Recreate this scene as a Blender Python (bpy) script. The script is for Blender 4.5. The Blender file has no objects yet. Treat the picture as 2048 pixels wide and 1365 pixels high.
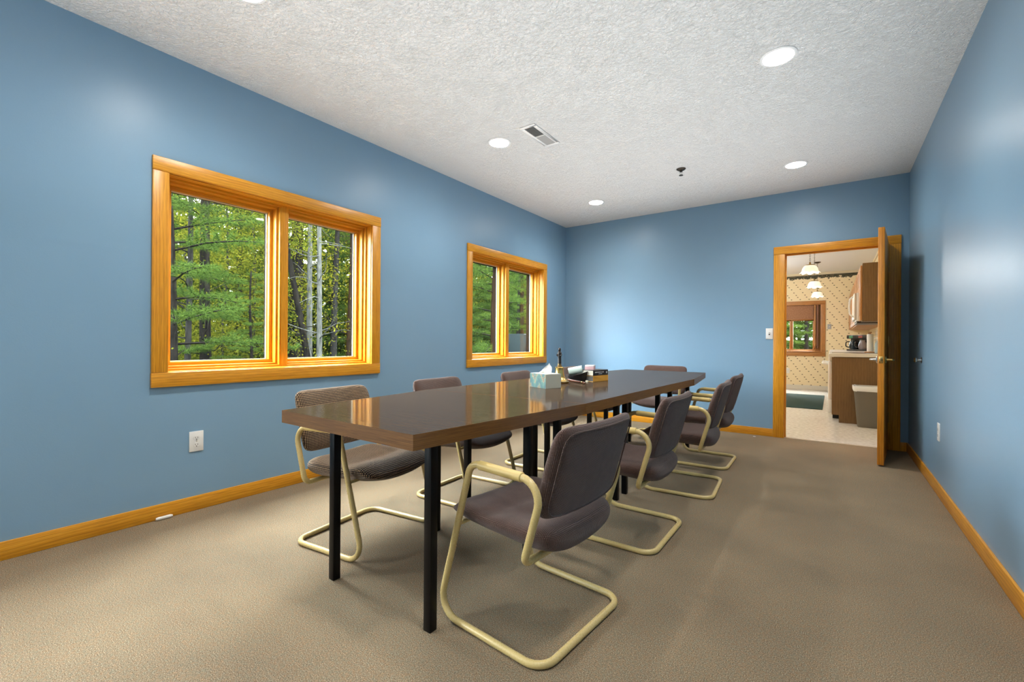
import bpy, bmesh, math, random
import numpy as np
from mathutils import Vector, Matrix
PI = math.pi
S = bpy.context.scene
C = S.collection

# ------------------------------------------------------------------ room measures (metres, floor z = 0, camera above the origin)
XL, XR, YB, YF, ZC = -3.185, 0.613, 5.800, -2.45, 2.729
WT = 0.20            # outside wall thickness
T = 0.752            # table height

# ------------------------------------------------------------------ camera
cd = bpy.data.cameras.new('camera'); cam = bpy.data.objects.new('camera', cd); C.objects.link(cam)
cr = Vector((0.81337, 0.58171, 0.00672)); cu = Vector((-0.00471, -0.00497, 0.99998)); cf = Vector((-0.58173, 0.81338, 0.00131))
cam.matrix_world = Matrix(((cr.x, cu.x, -cf.x, 0), (cr.y, cu.y, -cf.y, 0), (cr.z, cu.z, -cf.z, 1.05), (0, 0, 0, 1)))
cd.sensor_width = 36; cd.lens = 893.94 / 2048 * 36; cd.clip_start = 0.02; cd.clip_end = 300
S.camera = cam

# ------------------------------------------------------------------ sky, exposure
SKY = 76.0      # zenith radiance of the overcast sky
LAMP = 450.0
w = bpy.data.worlds.new('sky'); S.world = w; w.use_nodes = True
bg = w.node_tree.nodes['Background']; bg.inputs[0].default_value = (0.84, 0.93, 1.0, 1)
# standard overcast sky: radiance rises from a third of the zenith value at the horizon, (1 + 2 sin elevation) / 3
_n = w.node_tree.nodes; _l = w.node_tree.links
_tc = _n.new('ShaderNodeTexCoord'); _sp = _n.new('ShaderNodeSeparateXYZ'); _mx = _n.new('ShaderNodeMath'); _mx.operation = 'MAXIMUM'; _mx.inputs[1].default_value = 0
_ma = _n.new('ShaderNodeMath'); _ma.operation = 'MULTIPLY_ADD'; _ma.inputs[1].default_value = SKY * 2 / 3; _ma.inputs[2].default_value = SKY / 3
_l.new(_tc.outputs['Generated'], _sp.inputs[0]); _l.new(_sp.outputs[2], _mx.inputs[0]); _l.new(_mx.outputs[0], _ma.inputs[0]); _l.new(_ma.outputs[0], bg.inputs[1])
S.view_settings.view_transform = 'Standard'; S.view_settings.look = 'None'
S.view_settings.exposure = 0.20; S.view_settings.gamma = 1.0; S.view_settings.use_curve_mapping = False
try:
    S.cycles.use_denoising = True
    S.cycles.max_bounces = 14; S.cycles.diffuse_bounces = 7; S.cycles.glossy_bounces = 5
    S.cycles.transparent_max_bounces = 16; S.cycles.sample_clamp_indirect = 6.0
    S.cycles.caustics_reflective = False; S.cycles.caustics_refractive = False
except Exception:
    pass
# soft upward fill added to brighten the ceiling, standing in for bounced strobes
fd = bpy.data.lights.new('ceiling_bounce', 'AREA'); fd.shape = 'RECTANGLE'; fd.size = 3.3; fd.size_y = 7.4; fd.energy = 63; fd.color = (0.975, 0.985, 1.0); fd.spread = math.radians(130)
fl = bpy.data.objects.new('ceiling_bounce', fd); C.objects.link(fl); fl.location = (-1.3, 1.7, 1.55); fl.rotation_euler = (PI, 0, 0)

# ------------------------------------------------------------------ helpers
class MB:
    def __init__(s):
        s.bm = bmesh.new(); s.uv = s.bm.loops.layers.uv.new('UVMap'); s.M = Matrix()
    def v(s, p): return s.bm.verts.new(s.M @ Vector(p))
    def face(s, vs, uvs=None, mi=0):
        try: f = s.bm.faces.new(vs)
        except ValueError: return None
        f.material_index = mi
        if uvs:
            for l, u in zip(f.loops, uvs): l[s.uv].uv = u
        return f
    def box(s, x0, x1, y0, y1, z0, z1, grain=None, mi=0):
        d = (x1 - x0, y1 - y0, z1 - z0)
        g = grain if grain is not None else max(range(3), key=lambda i: d[i])
        P = [(x, y, z) for x in (x0, x1) for y in (y0, y1) for z in (z0, z1)]
        V = [s.v(p) for p in P]
        o = random.random() * 7
        for ids, n in (((0, 1, 3, 2), 0), ((4, 6, 7, 5), 0), ((0, 4, 5, 1), 1), ((2, 3, 7, 6), 1), ((0, 2, 6, 4), 2), ((1, 5, 7, 3), 2)):
            ax = [a for a in range(3) if a != n]
            if g in ax: ua, va = g, [a for a in ax if a != g][0]
            else: ua, va = ax
            s.face([V[i] for i in ids], [(P[i][ua] + o, P[i][va] + o * .37) for i in ids], mi)
        return s
    def prism(s, poly, z0, z1, mtop=0, mside=0):
        n = len(poly); a = [s.v((x, y, z0)) for x, y in poly]; b = [s.v((x, y, z1)) for x, y in poly]
        s.face(b, [(x, y) for x, y in poly], mtop); s.face(a[::-1], [(x, y) for x, y in poly[::-1]], mside)
        d = 0
        for i in range(n):
            j = (i + 1) % n; L = math.dist(poly[i], poly[j])
            s.face([a[i], a[j], b[j], b[i]], [(d, z0), (d + L, z0), (d + L, z1), (d, z1)], mside); d += L
        return s
    def tube(s, pts, r, seg=10, closed=False, cap=True):
        pts = [Vector(p) for p in pts]; n = len(pts)
        rad = r if isinstance(r, (list, tuple)) else [r] * n
        T0 = (pts[1] - pts[0]).normalized(); up = Vector((0, 0, 1)) if abs(T0.z) < .9 else Vector((1, 0, 0))
        N = (up - T0 * up.dot(T0)).normalized(); rings = []; tp = T0; d = 0; ds = []
        for i in range(n):
            if closed: t = (pts[(i + 1) % n] - pts[i - 1]).normalized()
            else: t = (pts[min(i + 1, n - 1)] - pts[max(i - 1, 0)]).normalized()
            N = (tp.rotation_difference(t) @ N); N = (N - t * N.dot(t)).normalized(); tp = t; B = t.cross(N)
            if i: d += (pts[i] - pts[i - 1]).length
            ds.append(d)
            rings.append([s.v(pts[i] + (N * math.cos(2 * PI * k / seg) + B * math.sin(2 * PI * k / seg)) * rad[i]) for k in range(seg)])
        sh = 0
        if closed:
            a0 = rings[-1][0].co; sh = min(range(seg), key=lambda k: (rings[0][k].co - a0).length)
        for i in range(n if closed else n - 1):
            A = rings[i]; Bq = rings[(i + 1) % n]; last = closed and i == n - 1
            for k in range(seg):
                k2 = (k + 1) % seg; o1 = (k + sh) % seg if last else k; o2 = (k2 + sh) % seg if last else k2
                u0 = ds[i]; u1 = ds[i + 1] if i + 1 < n else d + .05
                c = 2 * PI * rad[i] / seg
                s.face([A[k], A[k2], Bq[o2], Bq[o1]], [(u0, c * k), (u0, c * (k + 1)), (u1, c * (k + 1)), (u1, c * k)])
        if cap and not closed:
            s.face(rings[0][::-1]); s.face(rings[-1])
        return s
    def lathe(s, prof, seg=24, c=(0, 0, 0), sx=1, sy=1, mi=0, close=False):
        rings = []
        for r, z in prof:
            if r < 1e-6: rings.append([s.v((c[0], c[1], c[2] + z))])
            else: rings.append([s.v((c[0] + r * sx * math.cos(2 * PI * k / seg), c[1] + r * sy * math.sin(2 * PI * k / seg), c[2] + z)) for k in range(seg)])
        for i in range(len(rings) - 1):
            A, B = rings[i], rings[i + 1]
            for k in range(seg):
                k2 = (k + 1) % seg
                if len(A) == 1 and len(B) == 1: continue
                if len(A) == 1: s.face([A[0], B[k2], B[k]], mi=mi)
                elif len(B) == 1: s.face([A[k], A[k2], B[0]], mi=mi)
                else: s.face([A[k], A[k2], B[k2], B[k]], [(k / seg, prof[i][1]), ((k + 1) / seg, prof[i][1]), ((k + 1) / seg, prof[i + 1][1]), (k / seg, prof[i + 1][1])], mi=mi)
        return s
    def ring(s, y0, y1, z0, z1, w, x0, x1, mi=0):
        """rectangular frame in the yz plane made of four mitre-less bars"""
        s.box(x0, x1, y0, y1, z1 - w, z1, 1, mi); s.box(x0, x1, y0, y1, z0, z0 + w, 1, mi)
        s.box(x0, x1, y0, y0 + w, z0 + w, z1 - w, 2, mi); s.box(x0, x1, y1 - w, y1, z0 + w, z1 - w, 2, mi)
        return s
    def build(s, name, mats, parent=None, smooth=False, bevel=0, bseg=2, angle=40, recalc=True):
        if bevel:
            bmesh.ops.remove_doubles(s.bm, verts=s.bm.verts, dist=1e-6)
            es = [e for e in s.bm.edges if len(e.link_faces) == 2 and e.calc_face_angle(0) > math.radians(30)]
            bmesh.ops.bevel(s.bm, geom=es, offset=bevel, segments=bseg, affect='EDGES', clamp_overlap=True, profile=.5)
        if recalc: bmesh.ops.recalc_face_normals(s.bm, faces=s.bm.faces)
        me = bpy.data.meshes.new(name); s.bm.to_mesh(me); s.bm.free()
        for m in (mats if isinstance(mats, (list, tuple)) else [mats]): me.materials.append(m)
        if smooth or bevel:
            me.polygons.foreach_set('use_smooth', [True] * len(me.polygons))
            me.set_sharp_from_angle(angle=math.radians(angle))
        o = bpy.data.objects.new(name, me); C.objects.link(o)
        if parent: o.parent = parent
        return o

def tag(o, label=None, cat=None, group=None, kind=None):
    if label: o['label'] = label
    if cat: o['category'] = cat
    if group: o['group'] = group
    if kind: o['kind'] = kind
    return o
def thing(name, label, cat, loc=(0, 0, 0), rz=0, group=None, kind=None):
    o = bpy.data.objects.new(name, None); C.objects.link(o); o.empty_display_size = .1
    o.location = loc; o.rotation_euler = (0, 0, rz)
    return tag(o, label, cat, group, kind)
def structure(name, loc=(0, 0, 0), rz=0):
    o = bpy.data.objects.new(name, None); C.objects.link(o); o.location = loc; o.rotation_euler = (0, 0, rz); o['kind'] = 'structure'; return o
def copy_tree(o, parent=None):
    c = o.copy(); C.objects.link(c); c.parent = parent
    for ch in list(o.children): copy_tree(ch, c)
    return c
def fillet(pts, rad, closed=False, n=6):
    """polyline with rounded corners; rad is one radius or one per corner"""
    pts = [Vector(p) for p in pts]; N = len(pts); out = []
    for i, p in enumerate(pts):
        r = rad[i] if isinstance(rad, (list, tuple)) else rad
        if (not closed and i in (0, N - 1)) or r <= 0: out.append(p); continue
        a = (pts[i - 1] - p); b = (pts[(i + 1) % N] - p); la, lb = a.length, b.length; a.normalize(); b.normalize()
        ang = a.angle(b); d = min(r / math.tan(ang / 2), la * .49, lb * .49); rr = d * math.tan(ang / 2)
        bis = (a + b).normalized(); ctr = p + bis * (rr / math.sin(ang / 2)); p0 = p + a * d; p1 = p + b * d
        v0 = p0 - ctr; v1 = p1 - ctr; q = v0.rotation_difference(v1); ax, th = q.to_axis_angle()
        for k in range(n + 1): out.append(ctr + Matrix.Rotation(th * k / n, 3, ax) @ v0)
    return out

# ------------------------------------------------------------------ materials
def newmat(name):
    m = bpy.data.materials.new(name); m.use_nodes = True; nt = m.node_tree
    return m, nt, nt.nodes['Principled BSDF']
def nd(nt, t, **kw):
    n = nt.nodes.new(t)
    for k, v in kw.items():
        if k.startswith('i_'):
            n.inputs[k[2:].replace('_', ' ')].default_value = v
        else: setattr(n, k, v)
    return n
def plain(name, col, rough=.5, metal=0, spec=.5, emit=None, es=0, bump=0, bscale=200, trans=0, alpha=1):
    m, nt, b = newmat(name)
    b.inputs['Base Color'].default_value = (*col, 1); b.inputs['Roughness'].default_value = rough; b.inputs['Metallic'].default_value = metal
    b.inputs['Specular IOR Level'].default_value = spec
    if emit: b.inputs['Emission Color'].default_value = (*emit, 1); b.inputs['Emission Strength'].default_value = es
    tc = nd(nt, 'ShaderNodeTexCoord'); no = nd(nt, 'ShaderNodeTexNoise', i_Scale=bscale, i_Detail=3.0)
    nt.links.new(tc.outputs['Object'], no.inputs['Vector'])
    if bump:
        bp = nd(nt, 'ShaderNodeBump', i_Strength=bump, i_Distance=.002); nt.links.new(no.outputs['Fac'], bp.inputs['Height']); nt.links.new(bp.outputs[0], b.inputs['Normal'])
    # a little roughness variation so nothing is perfectly uniform
    mr = nd(nt, 'ShaderNodeMapRange'); mr.inputs['To Min'].default_value = max(rough - .04, .01); mr.inputs['To Max'].default_value = min(rough + .04, 1)
    nt.links.new(no.outputs['Fac'], mr.inputs['Value']); nt.links.new(mr.outputs[0], b.inputs['Roughness'])
    return m
def ramp(nt, stops):
    r = nd(nt, 'ShaderNodeValToRGB'); e = r.color_ramp.elements
    while len(e) < len(stops): e.new(.5)
    for el, (p, c) in zip(e, stops): el.position = p; el.color = (*c, 1)
    return r
def wood(name, dark, mid, light, rough=.35, sc=(1.3, 24), coat=0, contrast=1.0, spec=.5):
    m, nt, b = newmat(name); L = nt.links
    uv = nd(nt, 'ShaderNodeUVMap', uv_map='UVMap'); oi = nd(nt, 'ShaderNodeObjectInfo')
    ad = nd(nt, 'ShaderNodeVectorMath', operation='ADD'); mul = nd(nt, 'ShaderNodeMath', operation='MULTIPLY'); mul.inputs[1].default_value = 13
    L.new(oi.outputs['Random'], mul.inputs[0]); L.new(uv.outputs[0], ad.inputs[0]); L.new(mul.outputs[0], ad.inputs[1])
    mp = nd(nt, 'ShaderNodeMapping'); mp.inputs['Scale'].default_value = (sc[0], sc[1], 1); L.new(ad.outputs[0], mp.inputs['Vector'])
    n1 = nd(nt, 'ShaderNodeTexNoise', i_Scale=2.6, i_Detail=6.0, i_Roughness=.65, i_Distortion=.9); L.new(mp.outputs[0], n1.inputs['Vector'])
    mpw = nd(nt, 'ShaderNodeMapping'); mpw.inputs['Scale'].default_value = (1.6, sc[1] * .9, 1); L.new(ad.outputs[0], mpw.inputs['Vector'])
    w1 = nd(nt, 'ShaderNodeTexWave', wave_type='BANDS', bands_direction='Y', wave_profile='SAW', i_Scale=1.5, i_Distortion=7.0, i_Detail=2.0, i_Detail_Scale=.45); L.new(mpw.outputs[0], w1.inputs['Vector'])
    mx = nd(nt, 'ShaderNodeMix', data_type='FLOAT'); mx.inputs[0].default_value = .30; L.new(n1.outputs['Fac'], mx.inputs[2]); L.new(w1.outputs['Fac'], mx.inputs[3])
    r = ramp(nt, [(.5 - .27 / contrast, dark), (.5, mid), (.5 + .25 / contrast, light)]); L.new(mx.outputs[0], r.inputs[0])
    mp2 = nd(nt, 'ShaderNodeMapping'); mp2.inputs['Scale'].default_value = (9, 420, 1); L.new(ad.outputs[0], mp2.inputs['Vector'])
    n2 = nd(nt, 'ShaderNodeTexNoise', i_Scale=1.0, i_Detail=2.0); L.new(mp2.outputs[0], n2.inputs['Vector'])
    r2 = ramp(nt, [(.36, (.62, .55, .48)), (.52, (1, 1, 1))]); L.new(n2.outputs['Fac'], r2.inputs[0])
    mm = nd(nt, 'ShaderNodeMix', data_type='RGBA', blend_type='MULTIPLY'); mm.inputs[0].default_value = .7; L.new(r.outputs[0], mm.inputs[6]); L.new(r2.outputs[0], mm.inputs[7])
    L.new(mm.outputs[2], b.inputs['Base Color']); b.inputs['Roughness'].default_value = rough; b.inputs['Specular IOR Level'].default_value = spec
    if coat: b.inputs['Coat Weight'].default_value = coat; b.inputs['Coat Roughness'].default_value = .05
    bp = nd(nt, 'ShaderNodeBump', i_Strength=.12, i_Distance=.001); L.new(n2.outputs['Fac'], bp.inputs['Height']); L.new(bp.outputs[0], b.inputs['Normal'])
    return m

OAK = wood('honey_oak', (.50, .185, .008), (.68, .290, .014), (.78, .375, .032), .34, sc=(1.1, 13))
OAK_IN = wood('amber_pine', (.52, .20, .012), (.66, .29, .02), (.74, .36, .04), .38, sc=(1.0, 14), contrast=.6, spec=.2)
OAK_DOOR = wood('door_oak', (.44, .145, .007), (.62, .225, .012), (.72, .29, .025), .35, sc=(1.1, 13))
OAK_CAB = wood('cabinet_oak', (.125, .064, .018), (.170, .090, .028), (.21, .118, .040), .45, sc=(.9, 8), contrast=.7)
OAK_K = wood('kitchen_trim_oak', (.28, .11, .03), (.42, .19, .055), (.52, .26, .09), .4)
SHUT = wood('shutter_wood', (.10, .03, .012), (.17, .06, .022), (.24, .09, .035), .4)
WAL_TOP = wood('walnut_laminate', (.052, .032, .019), (.078, .052, .033), (.11, .076, .050), .12, sc=(2.0, 60), contrast=.8, spec=.42)
def gloss_film(m, base=.045, extra=.30, rough=.10):
    nt = m.node_tree; L = nt.links; p = nt.nodes['Principled BSDF']; o = nt.nodes['Material Output']
    p.inputs['Specular IOR Level'].default_value = 0; p.inputs['Roughness'].default_value = .6
    g = nd(nt, 'ShaderNodeBsdfGlossy'); g.inputs['Roughness'].default_value = rough
    lw = nd(nt, 'ShaderNodeLayerWeight'); lw.inputs[0].default_value = .5
    pw = nd(nt, 'ShaderNodeMath', operation='POWER'); pw.inputs[1].default_value = 4; L.new(lw.outputs['Facing'], pw.inputs[0])
    f = nd(nt, 'ShaderNodeMath', operation='MULTIPLY_ADD'); f.inputs[1].default_value = extra; f.inputs[2].default_value = base; L.new(pw.outputs[0], f.inputs[0])
    mx = nd(nt, 'ShaderNodeMixShader'); L.new(f.outputs[0], mx.inputs[0]); L.new(p.outputs[0], mx.inputs[1]); L.new(g.outputs[0], mx.inputs[2]); L.new(mx.outputs[0], o.inputs[0])
gloss_film(WAL_TOP)
WAL_EDGE = wood('walnut_edge', (.090, .034, .006), (.155, .064, .012), (.22, .10, .022), .35, sc=(2.4, 50))
FIG = wood('dark_figure_wood', (.008, .006, .005), (.018, .012, .009), (.05, .035, .025), .35)
GAVEL = wood('gavel_wood', (.05, .014, .006), (.12, .035, .014), (.2, .07, .03), .25)

def wall_paint():
    m, nt, b = newmat('blue_semi_gloss_paint'); L = nt.links
    tc = nd(nt, 'ShaderNodeTexCoord')
    n = nd(nt, 'ShaderNodeTexNoise', i_Scale=1.1, i_Detail=3.0); L.new(tc.outputs['Object'], n.inputs['Vector'])
    r = ramp(nt, [(.3, (.202, .338, .465)), (.7, (.216, .356, .490))]); L.new(n.outputs['Fac'], r.inputs[0]); L.new(r.outputs[0], b.inputs['Base Color'])
    n2 = nd(nt, 'ShaderNodeTexNoise', i_Scale=160.0, i_Detail=2.0); L.new(tc.outputs['Object'], n2.inputs['Vector'])
    bp = nd(nt, 'ShaderNodeBump', i_Strength=.16, i_Distance=.0015); L.new(n2.outputs['Fac'], bp.inputs['Height']); L.new(bp.outputs[0], b.inputs['Normal'])
    b.inputs['Roughness'].default_value = .35; b.inputs['Specular IOR Level'].default_value = .33
    return m
BLUE = wall_paint()
def ceiling_mat():
    m, nt, b = newmat('stomped_white_ceiling'); L = nt.links
    tc = nd(nt, 'ShaderNodeTexCoord')
    b.inputs['Base Color'].default_value = (.84, .84, .82, 1); b.inputs['Roughness'].default_value = .9; b.inputs['Specular IOR Level'].default_value = .2
    v = nd(nt, 'ShaderNodeTexVoronoi', i_Scale=11.0, feature='F1'); L.new(tc.outputs['Object'], v.inputs['Vector'])
    cx = nd(nt, 'ShaderNodeVectorMath', operation='MULTIPLY_ADD'); cx.inputs[1].default_value = (2.2, 2.2, 2.2)
    L.new(v.outputs['Color'], cx.inputs[0]); L.new(tc.outputs['Object'], cx.inputs[2])
    wv = nd(nt, 'ShaderNodeTexWave', i_Scale=34.0, i_Distortion=9.0, i_Detail=3.0, i_Detail_Scale=1.4, wave_type='RINGS', rings_direction='SPHERICAL'); L.new(cx.outputs[0], wv.inputs['Vector'])
    n = nd(nt, 'ShaderNodeTexNoise', i_Scale=46.0, i_Detail=4.0, i_Distortion=1.5); L.new(tc.outputs['Object'], n.inputs['Vector'])
    mu = nd(nt, 'ShaderNodeMath', operation='MULTIPLY'); L.new(wv.outputs['Fac'], mu.inputs[0]); L.new(n.outputs['Fac'], mu.inputs[1])
    bp = nd(nt, 'ShaderNodeBump', i_Strength=.85, i_Distance=.014); L.new(mu.outputs[0], bp.inputs['Height']); L.new(bp.outputs[0], b.inputs['Normal'])
    return m
CEIL = ceiling_mat()
def carpet():
    m, nt, b = newmat('brown_loop_carpet'); L = nt.links
    tc = nd(nt, 'ShaderNodeTexCoord')
    n = nd(nt, 'ShaderNodeTexNoise', i_Scale=300.0, i_Detail=2.5, i_Roughness=.75); L.new(tc.outputs['Object'], n.inputs['Vector'])
    r = ramp(nt, [(.26, (.050, .032, .017)), (.42, (.168, .122, .076)), (.58, (.32, .245, .160)), (.74, (.72, .60, .44))]); L.new(n.outputs['Fac'], r.inputs[0])
    n3 = nd(nt, 'ShaderNodeTexNoise', i_Scale=120.0, i_Detail=1.0); L.new(tc.outputs['Object'], n3.inputs['Vector'])
    r3 = ramp(nt, [(.3, (1.12, .98, .88)), (.5, (1, 1, 1)), (.7, (.9, 1.02, 1.08))]); L.new(n3.outputs['Color'], r3.inputs[0])
    n4 = nd(nt, 'ShaderNodeTexNoise', i_Scale=1.7, i_Detail=4.0); L.new(tc.outputs['Object'], n4.inputs['Vector'])
    r4 = ramp(nt, [(.3, (.86, .86, .87)), (.7, (1.08, 1.07, 1.05))]); L.new(n4.outputs['Fac'], r4.inputs[0])
    m1 = nd(nt, 'ShaderNodeMix', data_type='RGBA', blend_type='MULTIPLY'); m1.inputs[0].default_value = 1; L.new(r.outputs[0], m1.inputs[6]); L.new(r3.outputs[0], m1.inputs[7])
    m2 = nd(nt, 'ShaderNodeMix', data_type='RGBA', blend_type='MULTIPLY'); m2.inputs[0].default_value = 1; L.new(m1.outputs[2], m2.inputs[6]); L.new(r4.outputs[0], m2.inputs[7])
    L.new(m2.outputs[2], b.inputs['Base Color']); b.inputs['Roughness'].default_value = .95; b.inputs['Specular IOR Level'].default_value = .1
    bp = nd(nt, 'ShaderNodeBump', i_Strength=.7, i_Distance=.006); L.new(n.outputs['Fac'], bp.inputs['Height']); L.new(bp.outputs[0], b.inputs['Normal'])
    return m
CARPET = carpet()
def fabric(name, dark, light, pitch, sharp=.12, rough=.9):
    """basket weave: light dots on a dark ground, from box-projected UVs in metres"""
    m, nt, b = newmat(name); L = nt.links
    uv = nd(nt, 'ShaderNodeUVMap', uv_map='UVMap'); sep = nd(nt, 'ShaderNodeSeparateXYZ'); L.new(uv.outputs[0], sep.inputs[0])
    out = []
    for k in (0, 1):
        mu = nd(nt, 'ShaderNodeMath', operation='MULTIPLY'); mu.inputs[1].default_value = 2 * PI / pitch; L.new(sep.outputs[k], mu.inputs[0])
        si = nd(nt, 'ShaderNodeMath', operation='SINE'); L.new(mu.outputs[0], si.inputs[0]); out.append(si)
    ad = nd(nt, 'ShaderNodeMath', operation='ADD'); L.new(out[0].outputs[0], ad.inputs[0]); L.new(out[1].outputs[0], ad.inputs[1])
    mr = nd(nt, 'ShaderNodeMapRange', interpolation_type='SMOOTHSTEP'); mr.inputs['From Min'].default_value = .2 - sharp * 3; mr.inputs['From Max'].default_value = .2 + sharp * 8; L.new(ad.outputs[0], mr.inputs['Value'])
    no = nd(nt, 'ShaderNodeTexNoise', i_Scale=30.0, i_Detail=3.0); L.new(uv.outputs[0], no.inputs['Vector'])
    r = ramp(nt, [(.3, (.85, .85, .85)), (.7, (1.1, 1.1, 1.1))]); L.new(no.outputs['Fac'], r.inputs[0])
    mx = nd(nt, 'ShaderNodeMix', data_type='RGBA'); mx.inputs[6].default_value = (*dark, 1); mx.inputs[7].default_value = (*light, 1); L.new(mr.outputs[0], mx.inputs[0])
    m2 = nd(nt, 'ShaderNodeMix', data_type='RGBA', blend_type='MULTIPLY'); m2.inputs[0].default_value = 1; L.new(mx.outputs[2], m2.inputs[6]); L.new(r.outputs[0], m2.inputs[7])
    L.new(m2.outputs[2], b.inputs['Base Color']); b.inputs['Roughness'].default_value = rough; b.inputs['Specular IOR Level'].default_value = .15
    b.inputs['Sheen Weight'].default_value = .25; b.inputs['Sheen Roughness'].default_value = .5
    bp = nd(nt, 'ShaderNodeBump', i_Strength=.5, i_Distance=.0015); L.new(ad.outputs[0], bp.inputs['Height']); L.new(bp.outputs[0], b.inputs['Normal'])
    return m
MAUVE = fabric('mauve_brown_weave', (.052, .026, .019), (.215, .125, .100), .0043, .2)
TWEED = fabric('brown_tan_dot_weave', (.020, .011, .007), (.46, .30, .165), .0086, .1)
ENAMEL = plain('tan_enamel_tube', (.60, .45, .185), .28, spec=.5)
SLEEVE = plain('tan_plastic_sleeve', (.66, .49, .18), .42)
BLACK = plain('black_painted_steel', (.003, .003, .0034), .32, spec=.18)
WHITE_P = plain('white_plastic', (.80, .79, .76), .3)
SLOT = plain('dark_slot', (.01, .01, .01), .6)
WHITE_M = plain('white_enamel', (.82, .82, .80), .25)
GREYSLAT = plain('grey_louvre', (.42, .42, .41), .5)
BRASS = plain('brass', (.72, .48, .16), .24, metal=1)
OLDBRASS = plain('aged_brass', (.28, .2, .09), .35, metal=1)
CHROME = plain('satin_chrome', (.62, .62, .60), .22, metal=1)
DARKMETAL = plain('dark_bronze', (.05, .04, .03), .35, metal=.8)
CREAM = plain('cream_vinyl_bead', (.66, .60, .44), .6, spec=.1)
DARKEXT = plain('dark_exterior_clad', (.005, .004, .0035), .9, spec=.02)
PAPER = plain('white_tissue', (.85, .85, .82), .9, spec=.1, bump=.3, bscale=60)
MINT = plain('mint_paper', (.66, .78, .70), .85, spec=.1, bump=.4, bscale=50)
PAGES = plain('cream_pages', (.62, .57, .46), .8)
PINK = plain('pink_note_paper', (.80, .50, .50), .8)
BOOKBLK = plain('black_book_cloth', (.012, .011, .013), .45)
BOOKORG = plain('orange_book_cloth', (.74, .36, .045), .55, bump=.3, bscale=300)
INK = plain('white_foil', (.72, .70, .66), .5)
BLACKLEATHER = plain('black_moulded_plastic', (.006, .0065, .008), .3)
def lens_mat(name, power):
    """prismatic lens: throws most of its light downward, so the intensity falls off faster than a bare disc's"""
    m = plain(name, (.9, .9, .9), .5, emit=(1.0, .965, .90), es=power); _nt = m.node_tree
    _lw = nd(_nt, 'ShaderNodeLayerWeight'); _lw.inputs[0].default_value = .5
    _c = nd(_nt, 'ShaderNodeMath', operation='SUBTRACT'); _c.inputs[0].default_value = 1.0; _nt.links.new(_lw.outputs['Facing'], _c.inputs[1])
    _p = nd(_nt, 'ShaderNodeMath', operation='POWER'); _p.inputs[1].default_value = 1.3; _nt.links.new(_c.outputs[0], _p.inputs[0])
    _m = nd(_nt, 'ShaderNodeMath', operation='MULTIPLY_ADD'); _m.inputs[1].default_value = power; _m.inputs[2].default_value = 8.0
    _nt.links.new(_p.outputs[0], _m.inputs[0]); _nt.links.new(_m.outputs[0], _nt.nodes['Principled BSDF'].inputs['Emission Strength']); return m
LENS = lens_mat('lamp_lens', LAMP); LENS_RIGHT = lens_mat('lamp_lens_dimmed_row', LAMP * .72)
GREYBIN = plain('grey_taupe_plastic', (.125, .11, .085), .45)
LINER = plain('white_bin_liner', (.72, .74, .76), .45, bump=.6, bscale=25)
MATG = plain('dark_green_mat', (.012, .040, .030), .95, bump=.8, bscale=400)
VINYL = plain('white_cove_base', (.68, .65, .58), .5)
BLKPLAST = plain('black_appliance_plastic', (.012, .012, .013), .25)
REDPLAST = plain('red_package', (.22, .04, .035), .4)
GREENP = plain('green_label', (.05, .2, .09), .4)
BOTTLE = plain('pale_blue_bottle', (.52, .66, .72), .2)
GREYSW = plain('grey_switch_plate', (.36, .37, .38), .4)
TOE = plain('toe_kick_black', (.015, .014, .013), .6)
COUNTER = plain('white_laminate_counter', (.74, .72, .68), .3)
CLEAR = plain('clear_plastic', (.75, .72, .66), .12)

def glass(name, refl=.09, tint=(.97, .985, .975)):
    m = bpy.data.materials.new(name); m.use_nodes = True; nt = m.node_tree; nt.nodes.clear(); L = nt.links
    o = nd(nt, 'ShaderNodeOutputMaterial'); t = nd(nt, 'ShaderNodeBsdfTransparent'); t.inputs[0].default_value = (*tint, 1)
    g = nd(nt, 'ShaderNodeBsdfGlossy'); g.inputs['Roughness'].default_value = .01; lw = nd(nt, 'ShaderNodeLayerWeight'); lw.inputs[0].default_value = .5
    pw = nd(nt, 'ShaderNodeMath', operation='POWER'); pw.inputs[1].default_value = 5; L.new(lw.outputs['Facing'], pw.inputs[0])
    f = nd(nt, 'ShaderNodeMath', operation='MULTIPLY_ADD'); f.inputs[1].default_value = .6; f.inputs[2].default_value = .012; L.new(pw.outputs[0], f.inputs[0])
    mx = nd(nt, 'ShaderNodeMixShader'); L.new(f.outputs[0], mx.inputs[0]); L.new(t.outputs[0], mx.inputs[1]); L.new(g.outputs[0], mx.inputs[2]); L.new(mx.outputs[0], o.inputs[0])
    return m
GLASS = glass('window_glass')

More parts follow.
